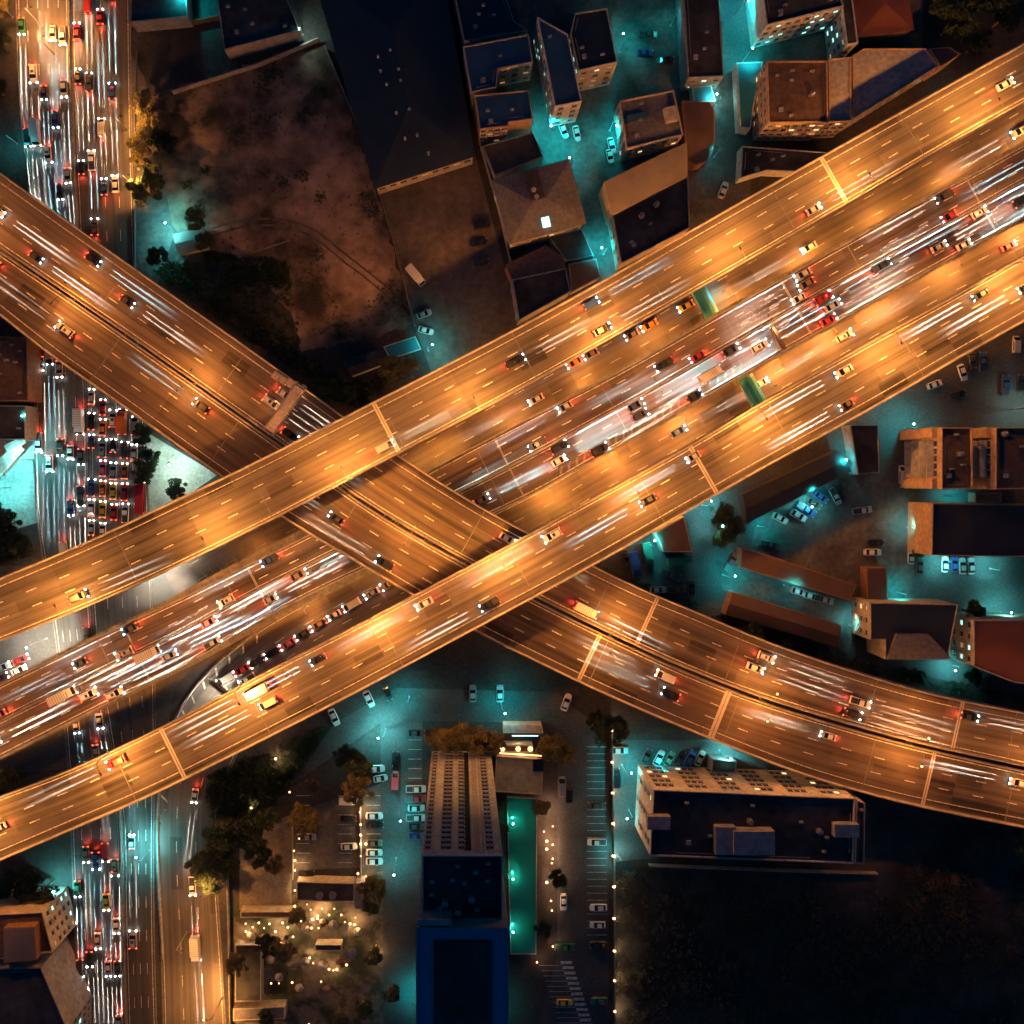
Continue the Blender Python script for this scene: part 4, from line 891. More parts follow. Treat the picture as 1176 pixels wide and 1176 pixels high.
building('apartment_block', 'dark roofed block with cream south wall behind the yard', [(655,40),(660,16),(697,10),(709,72),(664,82)], 15, 'cream_wall', 'sheet_navy', fac=[('s', 4, 3, 1.2, 1.1, .1), ('w', 4, 6, 1, 1.2, .25, 2)], parapet=.5, units=2)
b5 = building('house', 'flat roofed house with an ochre parapet and roof terraces', [(711,117),(773,105),(784,156),(719,172)], 10, 'cream_wall', 'roof_grey', 'house', fac=[('w', 3, 4, 1.1, 1.2, .1), ('s', 3, 5, 1.1, 1.2, .2)], parapet=1.0, units=3)
add_box(b5, 764, 122, 778, 138, 10, 12.2, 'cream_wall', 'stair_house', R(12)); add_box(b5, 720, 130, 744, 138, 10.05, 10.9, 'sheet_blue', 'terrace_roof', R(12))
# 6 two part building by the viaduct
b6 = building('warehouse', 'building with a pale lean-to roof over a dark lower roof beside the northern viaduct', [(703,247),(790,202),(792,262),(713,303)], 9, 'cream_wall', 'roof_dark', 'building', parapet=.5, tanks=2, units=2, fac=[('w', 2, 4, 1, 1.1)])
q = [P(693,211,10.5), P(787,166,10.5), P(790,202,11), P(703,247,11)]
m_ = MB(); m_.add([(q[0].x,q[0].y,12.4),(q[1].x,q[1].y,12.4),(q[2].x,q[2].y,10.4),(q[3].x,q[3].y,10.4),(q[0].x,q[0].y,0),(q[1].x,q[1].y,0),(q[2].x,q[2].y,0),(q[3].x,q[3].y,0)], [(3,2,1,0),(0,1,5,4),(1,2,6,5),(2,3,7,6),(3,0,4,7)])
m_.build('wall', MATS['cream_wall'], b6)
m_ = MB(); u = Vector((0,0,.12)); V = [Vector((a.x,a.y,z)) for a, z in zip(q, (12.42,12.42,10.42,10.42))]; m_.add([v for v in V]+[v+u for v in V], [(0,1,2,3),(7,6,5,4),(0,4,5,1),(1,5,6,2),(2,6,7,3),(3,7,4,0)]); m_.build('lean_to_roof', MATS['sheet_grey'], b6)
# 7 hip roofed grey house
b7 = building('house', 'grey hip roofed house with a bright skylight and a recessed roof well', [(568,209),(652,186),(670,255),(587,277)], 11, 'cream_wall', 'roof_grey', 'house', hip=True, rise=1.7, eave=.7, fac=[('s', 3, 6, 1.1, 1.2, .1), ('w', 3, 4, 1.1, 1.2, .2)])
m_ = MB(); c = P(627,255,12); m_.box((c.x,c.y,11.9), (2.0,2.6,.5), R(12)); m_.build('skylight', MATS['em_window_teal'], b7)
m_ = MB(); c = P(614,212,12.8); m_.box((c.x,c.y,12.5), (3.6,7.5,.5), R(14)); m_.build('roof_well', MATS['roof_dark'], b7)
for dx, dy in ((613,218),(616,226)): m_ = MB(); c = P(dx,dy,13); m_.tube([(c.x,c.y,12.7),(c.x,c.y,13.6)], .6, 12); m_.build('water_tank', MATS['roof_pale'], b7)
# 8
b8 = building('house', 'dark roofed house with rusty front roof by the northern viaduct', [(588,321),(650,308),(655,335),(596,368)], 9, 'grey_wall', 'roof_dark', 'house', parapet=.5, fac=[('w', 2, 3, 1, 1.1)])
q = [P(581,303,8), P(627,281,8), P(647,293,8), P(650,308,8), P(588,321,8)]; m_ = MB(); m_.prism([tuple(v)[:2] for v in q], 0, 7.2); m_.build('front_wing', MATS['rust_paint'], b8)
building('shed', 'low brown roofs between the dark house and the lane', [(653,303),(685,297),(690,318),(656,336)], 4.5, 'grey_wall', 'sheet_brown', 'shed', parapet=0)
building('shed', 'low dark outbuilding behind the dark roofed house', [(630,272),(668,262),(682,294),(650,300)], 4.0, 'grey_wall', 'roof_dark', 'shed', parapet=.2)
building('shed', 'brown shed with a round southern end', [(783,116),(815,117),(821,128),(821,163),(817,177),(810,186),(799,189),(789,184)], 6, 'rust_paint', 'sheet_brown', 'shed', parapet=0)
building('apartment_block', 'dark flat roofed block at the top beside the hotel lane', [(783,-30),(824,-30),(831,88),(790,90)], 9, 'grey_wall', 'roof_dark', parapet=.5, units=3, fac=[('s', 2, 3, 1.2, 1.1, .4, 2)])
building('garage', 'low teal roofed garage under the dark block', [(795,100),(817,98),(822,116),(797,118)], 4, 'white_wall', 'sheet_teal', 'garage', parapet=0)
# top right
tb = building('apartment_block', 'teal lit block around a dark roof at the top', [(872,-30),(958,-30),(968,8),(880,30)], 14, 'white_wall', 'roof_dark', parapet=.6, units=3, fac=[('s', 4, 8, 1.1, 1.2, .3, 2)])
building('apartment_block', 'slim teal lit wing with stacked windows at the top', [(962,-30),(975,-30),(985,50),(972,52)], 13, 'white_wall', 'roof_dark', parapet=.4, fac=[('w', 4, 6, 1.1, 1.1, .3, 2), ('s', 4, 1, 1.1, 1.1)])
building('house', 'orange hip roofed house at the top', [(978,-30),(1038,-30),(1048,33),(984,42)], 7, 'ochre_wall', 'sheet_red', 'house', hip=True, rise=2.2, eave=.4)
ht = building('hotel', 'hotel with a brown flat roof and lit ochre south front', [(880,71),(949,71),(950,141),(882,142)], 14, 'ochre_wall', 'roof_brown', 'hotel', fac=[('s', 4, 7, 1.3, 1.3, .15), ('w', 4, 6, 1.1, 1.2, .1)], parapet=.7, units=5, tanks=1)
building('hotel_wing', 'grey roofed wing joined to the right of the hotel', [(951,68),(977,66),(977,139),(952,140)], 13, 'ochre_wall', 'roof_pale', 'building', parapet=.4, fac=[('s', 4, 3, 1.2, 1.2, .2)])
building('hall', 'hall with a large pale fan shaped roof', [(979,64),(992,56),(1063,56),(1077,76),(979,137)], 11, 'ochre_wall', 'roof_pale', 'building', parapet=.3, fac=[('s', 3, 12, 1.1, 1.2, .15)])
building('hall', 'small orange roofed end of the pale hall', [(1067,56),(1090,54),(1103,62),(1080,77)], 10, 'ochre_wall', 'sheet_red', 'building', parapet=.2)
building('garage', 'teal roofed side wing west of the hotel', [(846,72),(876,71),(866,120),(862,148),(850,146)], 5, 'white_wall', 'sheet_teal', 'garage', parapet=.2)
building('shed', 'dark curved roof below the hotel', [(852,168),(905,172),(960,176),(925,198),(880,196),(850,205)], 5, 'white_wall', 'roof_dark', 'shed', parapet=.3, units=3)
# right side
building('carport', 'long dark parking roof parallel to the southern viaduct', [(853,568),(963,517),(978,541),(858,601)], 5, 'dark_steel', 'sheet_dark', 'parking roof', gable=True, rise=.8)
building('shed', 'dark square shed at the viaduct edge', [(976,488),(1008,488),(1010,543),(985,545)], 6, 'grey_wall', 'roof_dark', 'shed', parapet=.3)
def balcony_block(x0, x1, label, em):
    r = building('apartment_block', label, [(x0,491),(x1,491),(x1+1,561),(x0,562)], 21, 'ochre_wall', 'roof_brown', parapet=.8, units=3, tanks=1, fac=[])
    zz = [4.5, 8.8, 13.1, 17.4]
    for i, z in enumerate(zz):
        a, b = P(x0, 505, 21), P(x0, 548, 21); x = a.x
        s = MB(); s.box((x-.95, (a.y+b.y)/2, z), (1.9, a.y-b.y, .18)); ob = s.build('balcony', MATS['white_wall'], r)
        rl = MB(); rl.box((x-1.85, (a.y+b.y)/2, z+.55), (.08, a.y-b.y, 1.0)); rl.build('railing', MATS['white_wall'], ob)
        lt = MB(); lt.box((x-.3, (a.y+b.y)/2, z+2.6), (.12, (a.y-b.y)*.9, .12)); lt.build('tube_light', MATS['em_tube' if em else 'em_window'], ob)
        for j in range(5):
            yy = b.y+(j+.5)*(a.y-b.y)/5; link_mesh('window', win_mesh(1.3, 1.6, 0), r, Vector((x-.03, yy, z+1.1))-r.location, pi/2)
    for (ya, yb) in ((491, 503), (550, 561)):
        q0, q1 = P(x0-14, ya, 17), P(x0+1, yb, 17); s = MB(); s.box(((q0.x+q1.x)/2, (q0.y+q1.y)/2, 9.6), (abs(q1.x-q0.x), abs(q1.y-q0.y), 19.2)); s.build('stair_tower', MATS['ochre_wall'], r)
    point(r, tuple(Vector((P(x0-8, 530, 10).x, P(x0-8, 530, 10).y, 10))-r.location), 1800 if em else 1500, (.5, 1, .95) if em else (1, .75, .45), .6, 'balcony_light')
    return r
balcony_block(1080, 1115, 'ochre block with four warm lit balcony rows at the right', 0)
balcony_block(1142, 1196, 'ochre block with four teal lit balcony rows at the right edge', 1)
building('warehouse', 'long dark roofed block with a bright ochre gable wall', [(1070,578),(1230,580),(1230,640),(1069,638)], 14, 'ochre_wall', 'sheet_dark', 'building', parapet=.5)
building('shed', 'upper long brown shed of the pair beside the alley', [(852,629),(890,640),(984,672),(976,690),(850,652)], 5, 'rust_paint', 'sheet_brown', 'shed', parapet=0)
building('shed', 'lower long brown shed of the pair beside the alley', [(841,680),(966,718),(962,743),(833,706)], 5, 'rust_paint', 'sheet_brown', 'shed', gable=True, rise=.8)
building('house', 'navy roofed house with a cream west wall', [(999,692),(1100,694),(1088,757),(1016,757),(1016,735),(999,735)], 12, 'cream_wall', 'sheet_navy', 'house', parapet=.3, fac=[('w', 3, 3, 1.1, 1.2)])
building('porch', 'grey hip roofed front of the navy roofed house', [(1030,728),(1066,728),(1094,757),(1019,757)], 12.9, 'roof_grey', 'roof_grey', 'porch', z0=12.0, parapet=0)
building('house', 'red roofed house with a cream west wall at the right edge', [(1118,712),(1230,712),(1230,790),(1165,784),(1118,765)], 13, 'cream_wall', 'sheet_red', 'house', parapet=.3, fac=[('w', 3, 4, 1.1, 1.2, .2, 2)])
building('shed', 'small brown shed above the navy roofed house', [(995,652),(1018,652),(1020,690),(996,690)], 4.5, 'rust_paint', 'sheet_brown', 'shed', parapet=0)
building('kiosk', 'dark kiosk between the white block and the crossing viaduct', [(818,872),(846,874),(845,888),(817,886)], 5, 'grey_wall', 'roof_dark', 'kiosk', parapet=.3)
building('shed', 'orange brown roofed lean-to under the southern viaduct edge', [(752,612),(786,593),(795,634),(762,634)], 5, 'cream_wall', 'sheet_brown', 'shed', parapet=0)
building('shed', 'low long sheds between the ochre blocks', [(1120,566),(1150,566),(1150,577),(1120,577)], 4, 'grey_wall', 'roof_grey', 'shed', parapet=.2)
# white apartment block
wb = building('apartment_block', 'long white apartment block with a dark navy roof beside the field', [(750,906),(981,916),(979,991),(746,982)], 22, 'white_wall', 'roof_dark', parapet=.7, units=9, tanks=2,
              fac=[('w', 6, 3, 1.2, 1.3, .05)])
a, b = P(750,906,22), P(981,916,22)
for k in range(6):
    for c_ in range(3):
        for f_ in range(5):
            u = (k+.22+c_*.2)/6; p = a.lerp(b, u); ang = atan2(b.y-a.y, b.x-a.x)
            link_mesh('window', win_mesh(1.2, 1.9, 0 if rnd.random() > .06 else 1), wb, Vector((p.x, p.y+.04, 3+f_*3.9))-wb.location, ang)
add_box(wb, 822, 950, 845, 982, 22, 24.5, 'grey_wall', 'stair_house'); add_box(wb, 843, 955, 890, 982, 22, 25.5, 'grey_wall', 'lift_house'); add_box(wb, 744, 938, 770, 953, 22, 24.5, 'grey_wall', 'stair_house'); add_box(wb, 959, 947, 987, 962, 22, 24.5, 'grey_wall', 'stair_house')
building('apartment_block', 'lower east annex of the white apartment block', [(983,918),(993,922),(992,992),(981,991)], 19, 'grey_wall', 'roof_dark', parapet=.5, units=1)
# tower
TZ = 76.0
tw = building('tower', 'tall slab tower with columns of dark windows and a dark roof', [(485,980),(577,980),(577,1062),(485,1062)], TZ, 'tower_wall', 'roof_dark', 'tower', parapet=1.2, units=9, tanks=3)
a, b = P(577,980,TZ), P(485,980,TZ); ang = 0.0
cols = [.04, .27, .47, .56, .83]; cw = [1.0, 2.0, 1.2, 2.2, 1.4]
for k, (u, w_) in enumerate(zip(cols, cw)):
    if k == 3: continue
    for f_ in range(25): 
        p = b.lerp(a, u+.02); link_mesh('window', win_mesh(w_, 1.5, 0), tw, Vector((p.x, p.y+.03, 1.8+f_*2.97))-tw.location, 0)
m_ = MB(); p0 = b.lerp(a, .52); p1 = b.lerp(a, .61); m_.box(((p0.x+p1.x)/2, p0.y+.05, TZ/2), (p1.x-p0.x, .1, TZ-3)); 
gp = m_.build('stairwell_glass', MATS['pane'], tw)
for f_ in range(25): m2 = MB(); m2.box(((p0.x+p1.x)/2, p0.y+.16, 3+f_*2.95), (p1.x-p0.x, .14, .35)); m2.build('spandrel', MATS['grey_wall'], gp) if f_ % 1 == 0 else None
for u in (0.0, .14, .38, .64, .74, .985):
    p = b.lerp(a, u); m_ = MB(); m_.box((p.x, p.y+.12, TZ/2), (.35, .24, TZ-.5)); m_.build('fin', MATS['tower_wall'], tw)
m_ = MB(); p0 = b.lerp(a, .65); p1 = b.lerp(a, .78); m_.box(((p0.x+p1.x)/2, p0.y+.02, TZ/2), (p1.x-p0.x, .08, TZ-1)); m_.build('dark_panel', MATS['grey_wall'], tw)
t2 = building('tower', 'taller rear slab of the tower with a blue roof border around a black deck', [(478,1064),(584,1064),(584,1260),(478,1260)], TZ+4, 'grey_wall', 'tower_cap', 'tower', parapet=.6)
add_box(t2, 498, 1081, 565, 1250, TZ+4.004, TZ+4.5, 'roof_dark', 'roof_deck'); add_box(t2, 479, 1057, 519, 1063, TZ, TZ+5, 'grey_wall', 'plant_room')
add_box(t2, 582, 1052, 592, 1078, 0, TZ-8, 'grey_wall', 'side_fin') if False else None
# podium with pool
pod = building('podium', 'pale green terrace slab north of the pool', [(570,868),(624,872),(622,912),(568,909)], 6, 'cream_wall', 'roof_green', 'podium', parapet=.4)
add_box(pod, 612, 872, 624, 886, 6.02, 6.5, 'glass', 'glass_roof')
m_ = MB(); a, b = P(574,867,6), P(622,870,6); m_.tube([(a.x,a.y+.3,5.4),(b.x,b.y+.3,5.4)], .14, 6); m_.build('strip_light', MATS['em_warm'], pod)
point(pod, tuple(P(598,862,0)+Vector((0,0,2.5))-pod.location), 350, WARM, .4, 'strip_glow')
pl = building('swimming_pool', 'long teal lit swimming pool beside the tower', [(582,915),(617,917),(616,1096),(586,1096)], 1.0, 'concrete', 'water', 'swimming pool', parapet=.12)
for i, y in enumerate((941,1004,1064)):
    r = street_lamp(P(583.5,y,0), 0, 3.2, .4, 'em_teal', f'bright teal lamp beside the pool, {ordn(i)} from the top', globe=True, group='lamps of the pool'); spot(r, (1.2,0,3.3), (0,R(-20),0), 950, (.05,.85,.55), R(168), .4, .25)
tr = building('terrace_roof', 'lit entrance terrace north of the tower', [(578,832),(622,832),(624,842),(578,842)], 4, 'cream_wall', 'roof_pale', 'canopy', parapet=0)
m_ = MB(); a, b = P(588,845,3.5), P(618,845,3.5); m_.tube([(a.x,a.y,3.5),(b.x,b.y,3.5)], .12, 6); m_.build('tube_light', MATS['em_tube'], tr)
point(tr, tuple(P(596,850,3)-tr.location), 90, WARM, .4, 'terrace_glow')
en = building('pavilion', 'entrance pavilion with three round lit skylights', [(558,856),(612,856),(612,864),(558,864)], 5, 'cream_wall', 'roof_brown', 'pavilion', parapet=0)
for x in (577,595,609): q = P(x,860,5); m_ = MB(); m_.tube([(q.x,q.y,5.0),(q.x,q.y,5.2)], .7, 12); m_.build('skylight', MATS['em_window'], en)
# garden restaurant
r1 = building('restaurant', 'dark roofed restaurant pavilion in the garden', [(341,1012),(407,1014),(407,1036),(341,1034)], 4.5, 'cream_wall', 'roof_dark', 'restaurant', parapet=.4)
for x in (367,382): q = P(x,1028,4.6); m_ = MB(); m_.tube([(q.x,q.y,4.5),(q.x,q.y,5.3)], 1.0, 14); m_.build('roof_fan', MATS['steel'], r1)
building('restaurant', 'grey roofed restaurant kitchen beside the pavilion', [(408,1014),(418,1014),(418,1044),(408,1044)], 5, 'grey_wall', 'roof_pale', 'restaurant', parapet=.3)
building('pavilion', 'long dark garden bar roof left of the restaurant', [(276,1047),(337,1047),(337,1054),(276,1054)], 4, 'cream_wall', 'roof_brown', 'pavilion', parapet=.1)
building('pavilion', 'dark hut with a lit awning in the lower garden', [(362,1085),(392,1085),(392,1092),(362,1092)], 3.5, 'cream_wall', 'roof_dark', 'pavilion', parapet=.1)
building('pavilion', 'large dark garden roof at the lower left of the garden', [(270,1085),(300,1085),(300,1150),(270,1150)], 3.5, 'grey_wall', 'roof_dark', 'pavilion', parapet=.2)
building('pavilion', 'pale flat terrace roof at the foot of the garden', [(268,1158),(327,1156),(327,1170),(268,1172)], 4, 'cream_wall', 'roof_grey', 'pavilion', parapet=.2)
point(r1, tuple(P(372,1048,3)-r1.location), 220, WARM, .4, 'garden_glow'); point(r1, tuple(P(318,1066,3)-r1.location), 300, WARM, .4, 'garden_glow')
# parasols, tables and planters in the garden
PC = {'cream': 'cream_wall', 'brown': 'rust_paint', 'grey': 'grey_wall'}
for i, (px, py, c_, note) in enumerate([(290,1072,'cream','leftmost below the garden bar'),(303,1074,'brown','second below the garden bar'),(318,1080,'cream','third below the garden bar'),(352,1062,'cream','left of the lamp circle'),(372,1056,'brown','in the lamp circle'),(384,1058,'cream','right in the lamp circle'),(398,1060,'grey','beside the right lamp ring'),(412,1066,'cream','farthest right in the garden'),(352,1100,'grey','left of the lit awning hut'),(372,1104,'cream','below the lit awning hut'),(392,1102,'brown','right below the lit awning hut'),(312,1098,'cream','beside the large dark garden roof'),(322,1118,'grey','by the lower lamps'),(345,1130,'cream','lowest in the garden'),(376,1132,'brown','lower right in the garden'),(405,1090,'grey','by the right hand path')]):
    g_ = empty('parasol_table', P(px, py, 0), f'{c_} parasol over a round table, {note}', 'parasol table', 'parasol tables of the restaurant garden', rnd.uniform(0, 1))
    q = g_.location; m_ = MB(); m_.tube([(q.x,q.y,0),(q.x,q.y,2.6)], .04, 6); m_.build('pole', MATS['steel'], g_)
    m_ = MB(); m_.tube([(q.x,q.y,.68),(q.x,q.y,.74)], .55, 14); m_.tube([(q.x,q.y,0),(q.x,q.y,.06)], .3, 10); m_.build('table', MATS['rust_paint'], g_)
    m_ = MB(); rr_ = rnd.uniform(1.1, 1.5); vs = [(q.x,q.y,2.75)]+[(q.x+rr_*cos(k*pi/4), q.y+rr_*sin(k*pi/4), 2.2) for k in range(8)]+[(q.x,q.y,2.68)]+[(q.x+rr_*cos(k*pi/4), q.y+rr_*sin(k*pi/4), 2.13) for k in range(8)]
    m_.add(vs, [(0,1+k,1+(k+1) % 8) for k in range(8)]+[(9,10+(k+1) % 8,10+k) for k in range(8)]+[(1+k,10+k,10+(k+1) % 8,1+(k+1) % 8) for k in range(8)]); m_.build('canopy', MATS[PC[c_]], g_)
    for k in range(3):
        a_ = k*2.1; m_ = MB(); cx_, cy_ = q.x+.95*cos(a_), q.y+.95*sin(a_); m_.box((cx_,cy_,.45), (.42,.42,.06), a_); m_.box((cx_+.2*cos(a_),cy_+.2*sin(a_),.7), (.05,.42,.5), a_); m_.tube([(cx_,cy_,0),(cx_,cy_,.43)], .05, 6); tag(m_.build('garden_chair', MATS['dark_steel']), f'dark chair at the parasol table {note}', 'chair', 'garden chairs at the parasol tables')
# bottom left corner buildings
building('corner_building', 'corner building with a brown roof box and pale sides at the lower left', [(-30,1050),(50,1046),(62,1092),(-30,1104)], 16, 'cream_wall', 'roof_brown', 'building', parapet=.8, fac=[('e', 5, 4, 1.0, 1.2, .2, 2)], units=2)
cb = building('roof_house', 'brown stair house on the roof of the corner building', [(4,1066),(40,1064),(42,1102),(4,1106)], 19, 'rust_paint', 'sheet_grey', 'stair house', z0=16.0, parapet=0)
building('apartment_block', 'dark block with ladder like balconies below the corner building', [(-30,1112),(48,1110),(78,1180),(78,1260),(-30,1260)], 17, 'grey_wall', 'roof_dark', parapet=.6, fac=[('e', 5, 10, 1.0, 1.6, .15, 2)], units=3)
# left edge
lb = building('workshop', 'brown roofed workshop with rows of roof units at the left edge', [(-30,385),(32,388),(33,460),(-30,462)], 9, 'rust_paint', 'roof_brown', 'workshop', parapet=.5, units=9, tanks=2)
building('workshop', 'dark roofed workshop below the brown one at the left edge', [(-30,465),(30,466),(30,505),(-30,505)], 8, 'grey_wall', 'roof_dark', 'workshop', parapet=.5, units=3)
building('canopy', 'teal lit canopy slanting over the station forecourt', [(-30,560),(-4,530),(20,508),(27,516),(4,542),(-24,575)], 6, 'white_wall', 'roof_pale', 'canopy', z0=5.3, parapet=0)
building('canopy', 'small pale canopy at the top of the station forecourt', [(4,512),(24,502),(30,508),(10,520)], 7.5, 'white_wall', 'roof_pale', 'canopy', z0=7.0, parapet=0)
for (x, y) in ((-4,545),(14,522)): 
    o = MB(); q = P(x, y, 5); o.tube([(q.x,q.y,0),(q.x,q.y,5.3)], .2, 8); tag(o.build('canopy_post', MATS['steel']), 'steel post under the slanting canopy ' + ('upper' if y < 530 else 'lower'), 'post')
hut = building('hut', 'watchman hut with a brown roof beside the orange lit trees', [(200,270),(232,262),(238,284),(206,291)], 3.2, 'cream_wall', 'sheet_grey', 'hut', gable=True, rise=.8, eave=.3)
building('canopy', 'teal lit canopy beside the parked cars near the northern viaduct', [(440,398),(477,386),(484,401),(448,413)], 3.4, 'white_wall', 'sheet_teal', 'canopy', z0=3.0, parapet=0)
building('shed', 'dark low shed left of the lit canopy', [(392,414),(436,402),(446,416),(404,432)], 3.5, 'grey_wall', 'roof_dark', 'shed', gable=True, rise=.6)
building('warehouse', 'dark compound with a teal lit yard at the top left', [(245,-30),(318,-30),(345,36),(258,58)], 6, 'grey_wall', 'roof_dark', 'warehouse', parapet=.6, units=4)
building('shed', 'dark roofed shed against the north wall of the vacant lot', [(150,-30),(212,-30),(216,20),(150,26)], 6, 'grey_wall', 'roof_dark', 'shed', parapet=.5)
building('house', 'dark roofed house at the left edge beside the wide street', [(-30,225),(-4,225),(-4,262),(-30,262)], 5, 'grey_wall', 'sheet_teal', 'house', parapet=.2) if False else None

# walls and fences
def wall(pts, h, m, label, name='wall', w=.25, cat='wall'):
    mb = MB()
    for i in range(len(pts)-1):
        a, b = P(*pts[i]), P(*pts[i+1]); d = b-a; mb.box(((a.x+b.x)/2, (a.y+b.y)/2, h/2), (d.length+w*.9, w*(1 if i % 2 == 0 else .97), h-(0 if i % 2 == 0 else .01)), atan2(d.y, d.x))
    return tag(mb.build(name, MATS[m]), label, cat)
wall([(150,30),(205,32),(255,22)], 2.6, 'rust_paint', 'rusty wall at the top left yard')
wall([(200,108),(300,76),(366,48)], 2.4, 'concrete', 'pale wall along the north side of the vacant lot')
wall([(374,56),(405,130),(434,215),(455,290),(476,374)], 2.2, 'concrete_dark', 'dark wall between the vacant lot and the brown yard')
wall([(516,-40),(532,60),(552,170),(572,240),(590,320),(600,388)], 3.2, 'concrete', 'tall wall behind the blue roofed flats')
wall([(702,830),(705,1000),(706,1230)], 2.2, 'concrete_dark', 'boundary wall with lamps beside the tower car park')
wall([(262,1000),(264,1080),(266,1200)], 2.0, 'concrete', 'garden wall beside the slip road')
wall([(745,992),(900,998),(1005,1001)], 2.0, 'concrete', 'wall south of the white apartment block')
wall([(336,940),(337,1008)], 1.6, 'concrete', 'low wall between terrace and small car park')
wall([(414,900),(415,1008)], 1.4, 'concrete', 'low hedge wall in the small car park')
wall([(436,770),(445,905),(445,900)][:2], .3, 'concrete', 'kerb wall on the left of the access street') if False else None
wall([(158,60),(156,150),(156,310)], 1.2, 'steel', 'steel fence beside the orange lit trees', 'fence', .1, 'fence')
# median strips with white posts on the wide street
for R_, v, t0, t1, nm in ((NE_, 0, NE_.near(141,930), NE_.near(149,1220), 'lower'), (NE_, 0, NE_.near(84,0), NE_.near(100,400), 'upper')):
    b = MB(); R_.profile(b, [(-.45,0),(-.2,.8),(.2,.8),(.45,0)][::-1], 0, -.6, t0, t1); tag(b.build('median_barrier', MATS['concrete_dark']), f'concrete divider along the {nm} part of the wide street', 'barrier')
b = MB(); G2.profile(b, [(-.35,0),(-.15,.8),(.15,.8),(.35,0)][::-1], .0, .3, G2.near(300,735), G2.near(190,1100)); tag(b.build('barrier', MATS['concrete']), 'concrete divider around the curve of the slip road', 'barrier')

# painted hatch markings
hm = MB()
for k in range(12):   # along the curve
    t = G2.near(300,735)+k*4.2; a0 = G2.pt(t, 0, .008, .8); a1 = G2.pt(t+1.2, 0, .008, 2.6); d = (G2.pt(t+.5,0,.008,.8)-a0)
    hm.add([a0, a0+d, a1+d, a1], [(0,1,2,3)])
tag(hm.build('hatch_marking', PAINT), 'white hatching along the curved slip road', kind='structure')
hm = MB()
for k in range(9):
    a0, a1 = P(222+k*8, 662-k*5, .03), P(236+k*8, 676-k*5, .03); d = Vector((.5,.25,0)); hm.add([a0,a0+d,a1+d,a1], [(0,1,2,3)])
tag(hm.build('hatch_marking', PAINT), 'white hatching on the traffic island', kind='structure')
hm = MB()
for k in range(24):   # hatching on the shoulder of the lowest viaduct
    t = RD.near(645,550)+k*2.35; a0 = RD.pt(t, 1, .005, -1.0); a1 = RD.pt(t+1.3, 1, .005, -2.9); d = Vector((cos(RD.ang(t)), sin(RD.ang(t)), 0))*.7
    hm.add([a0,a0+d,a1+d,a1], [(0,1,2,3)])
tag(hm.build('hatch_marking', MATS['worn_paint']), 'faded hatching on the shoulder of the lowest viaduct', kind='structure')
hm = MB()     # parking bays east of the tower
for y in range(858, 1075, 8):
    a0, a1 = P(674, y, .03), P(697, y, .03); d = Vector((0,.12,0)); hm.add([a0,a1,a1+d,a0+d], [(0,1,2,3)])
for k in range(15):
    y = 1109+k*6; x = 620+k*2.0; a0, a1 = P(x, y, .03), P(x+26, y, .03); d = Vector((0,.12,0)); hm.add([a0,a1,a1+d,a0+d], [(0,1,2,3)])
    a0, a1 = P(x+24, y-2, .034), P(x+37, y-2, .034); d = Vector((0,.75,0)); hm.add([a0,a1,a1+d,a0+d], [(0,1,2,3)])
tag(hm.build('parking_marking', PAINT), 'painted parking bays of the tower car park', kind='structure')
hm = MB()
for y in range(914, 1000, 11):
    for x0 in (388, 421, 340):
        a0, a1 = P(x0, y, .03), P(x0+16, y, .03); d = Vector((0,.12,0)); hm.add([a0,a1,a1+d,a0+d], [(0,1,2,3)])
for y in range(850, 965, 11):
    a0, a1 = P(469, y, .03), P(484, y, .03); d = Vector((0,.12,0)); hm.add([a0,a1,a1+d,a0+d], [(0,1,2,3)])
tag(hm.build('parking_marking', PAINT), 'painted parking bays beside the access street', kind='structure')

# ------------------------------------------------------------------ gantries and footbridge
def gantry(R_, px, py, v0, v1, label, w=1.2, m='sign_back', h=6.2):
    t = R_.near(px, py); a = R_.ang(t); p0, p1 = R_.pt(t, v0), R_.pt(t, v1); root = empty('sign_gantry', ((p0.x+p1.x)/2, (p0.y+p1.y)/2, R_.z), label, 'sign gantry')
    for p in (p0, p1): mb = MB(); mb.tube([(p.x,p.y,R_.z),(p.x,p.y,R_.z+h)], .25, 8); mb.build('post', MATS['steel'], root)
    d = p1-p0; mb = MB()
    for o in (-w/2, w/2): 
        n = Vector((cos(a), sin(a), 0))*o
        for z in (h-.1, h+1.0): mb.tube([p0+n+Vector((0,0,z)), p1+n+Vector((0,0,z))], .1, 6)
    for k in range(9): q = p0.lerp(p1, k/8); n = Vector((cos(a), sin(a), 0))*w/2; mb.tube([q-n+Vector((0,0,h-.1)), q+n+Vector((0,0,h+1.0))], .06, 5); mb.tube([q-n+Vector((0,0,h+1.0)), q+n+Vector((0,0,h-.1))], .06, 5)
    mb.build('truss', MATS['steel'], root)
    mb = MB(); c = p0.lerp(p1, .5); mb.box((c.x, c.y, R_.z+h+.5), (w*.8, d.length*.86, 2.6 if w < 2 else 1.4), atan2(d.y, d.x)-pi/2); mb.build('sign_panel', MATS[m], root)
    return root
mat('beige_panel', (.42,.36,.30), .7, (.52,.45,.38), .4, fine=2)
gg = gantry(RCN, 327, 478, -.03, .97, 'beige sign gantry spanning the north carriageway of the crossing viaduct', 2.8, 'beige_panel', 5.6)
bx = MB()
for (x, y) in ((325,436),(334,440),(318,432)): q = P(x, y, zC+1); bx.box((q.x,q.y,zC+.2), (2.3,2.0,2.0), R(-35)); bx.box((q.x,q.y,zC+1.28), (1.6,1.3,.2), R(-35))
bx.build('control_box', MATS['beige_panel'], gg)
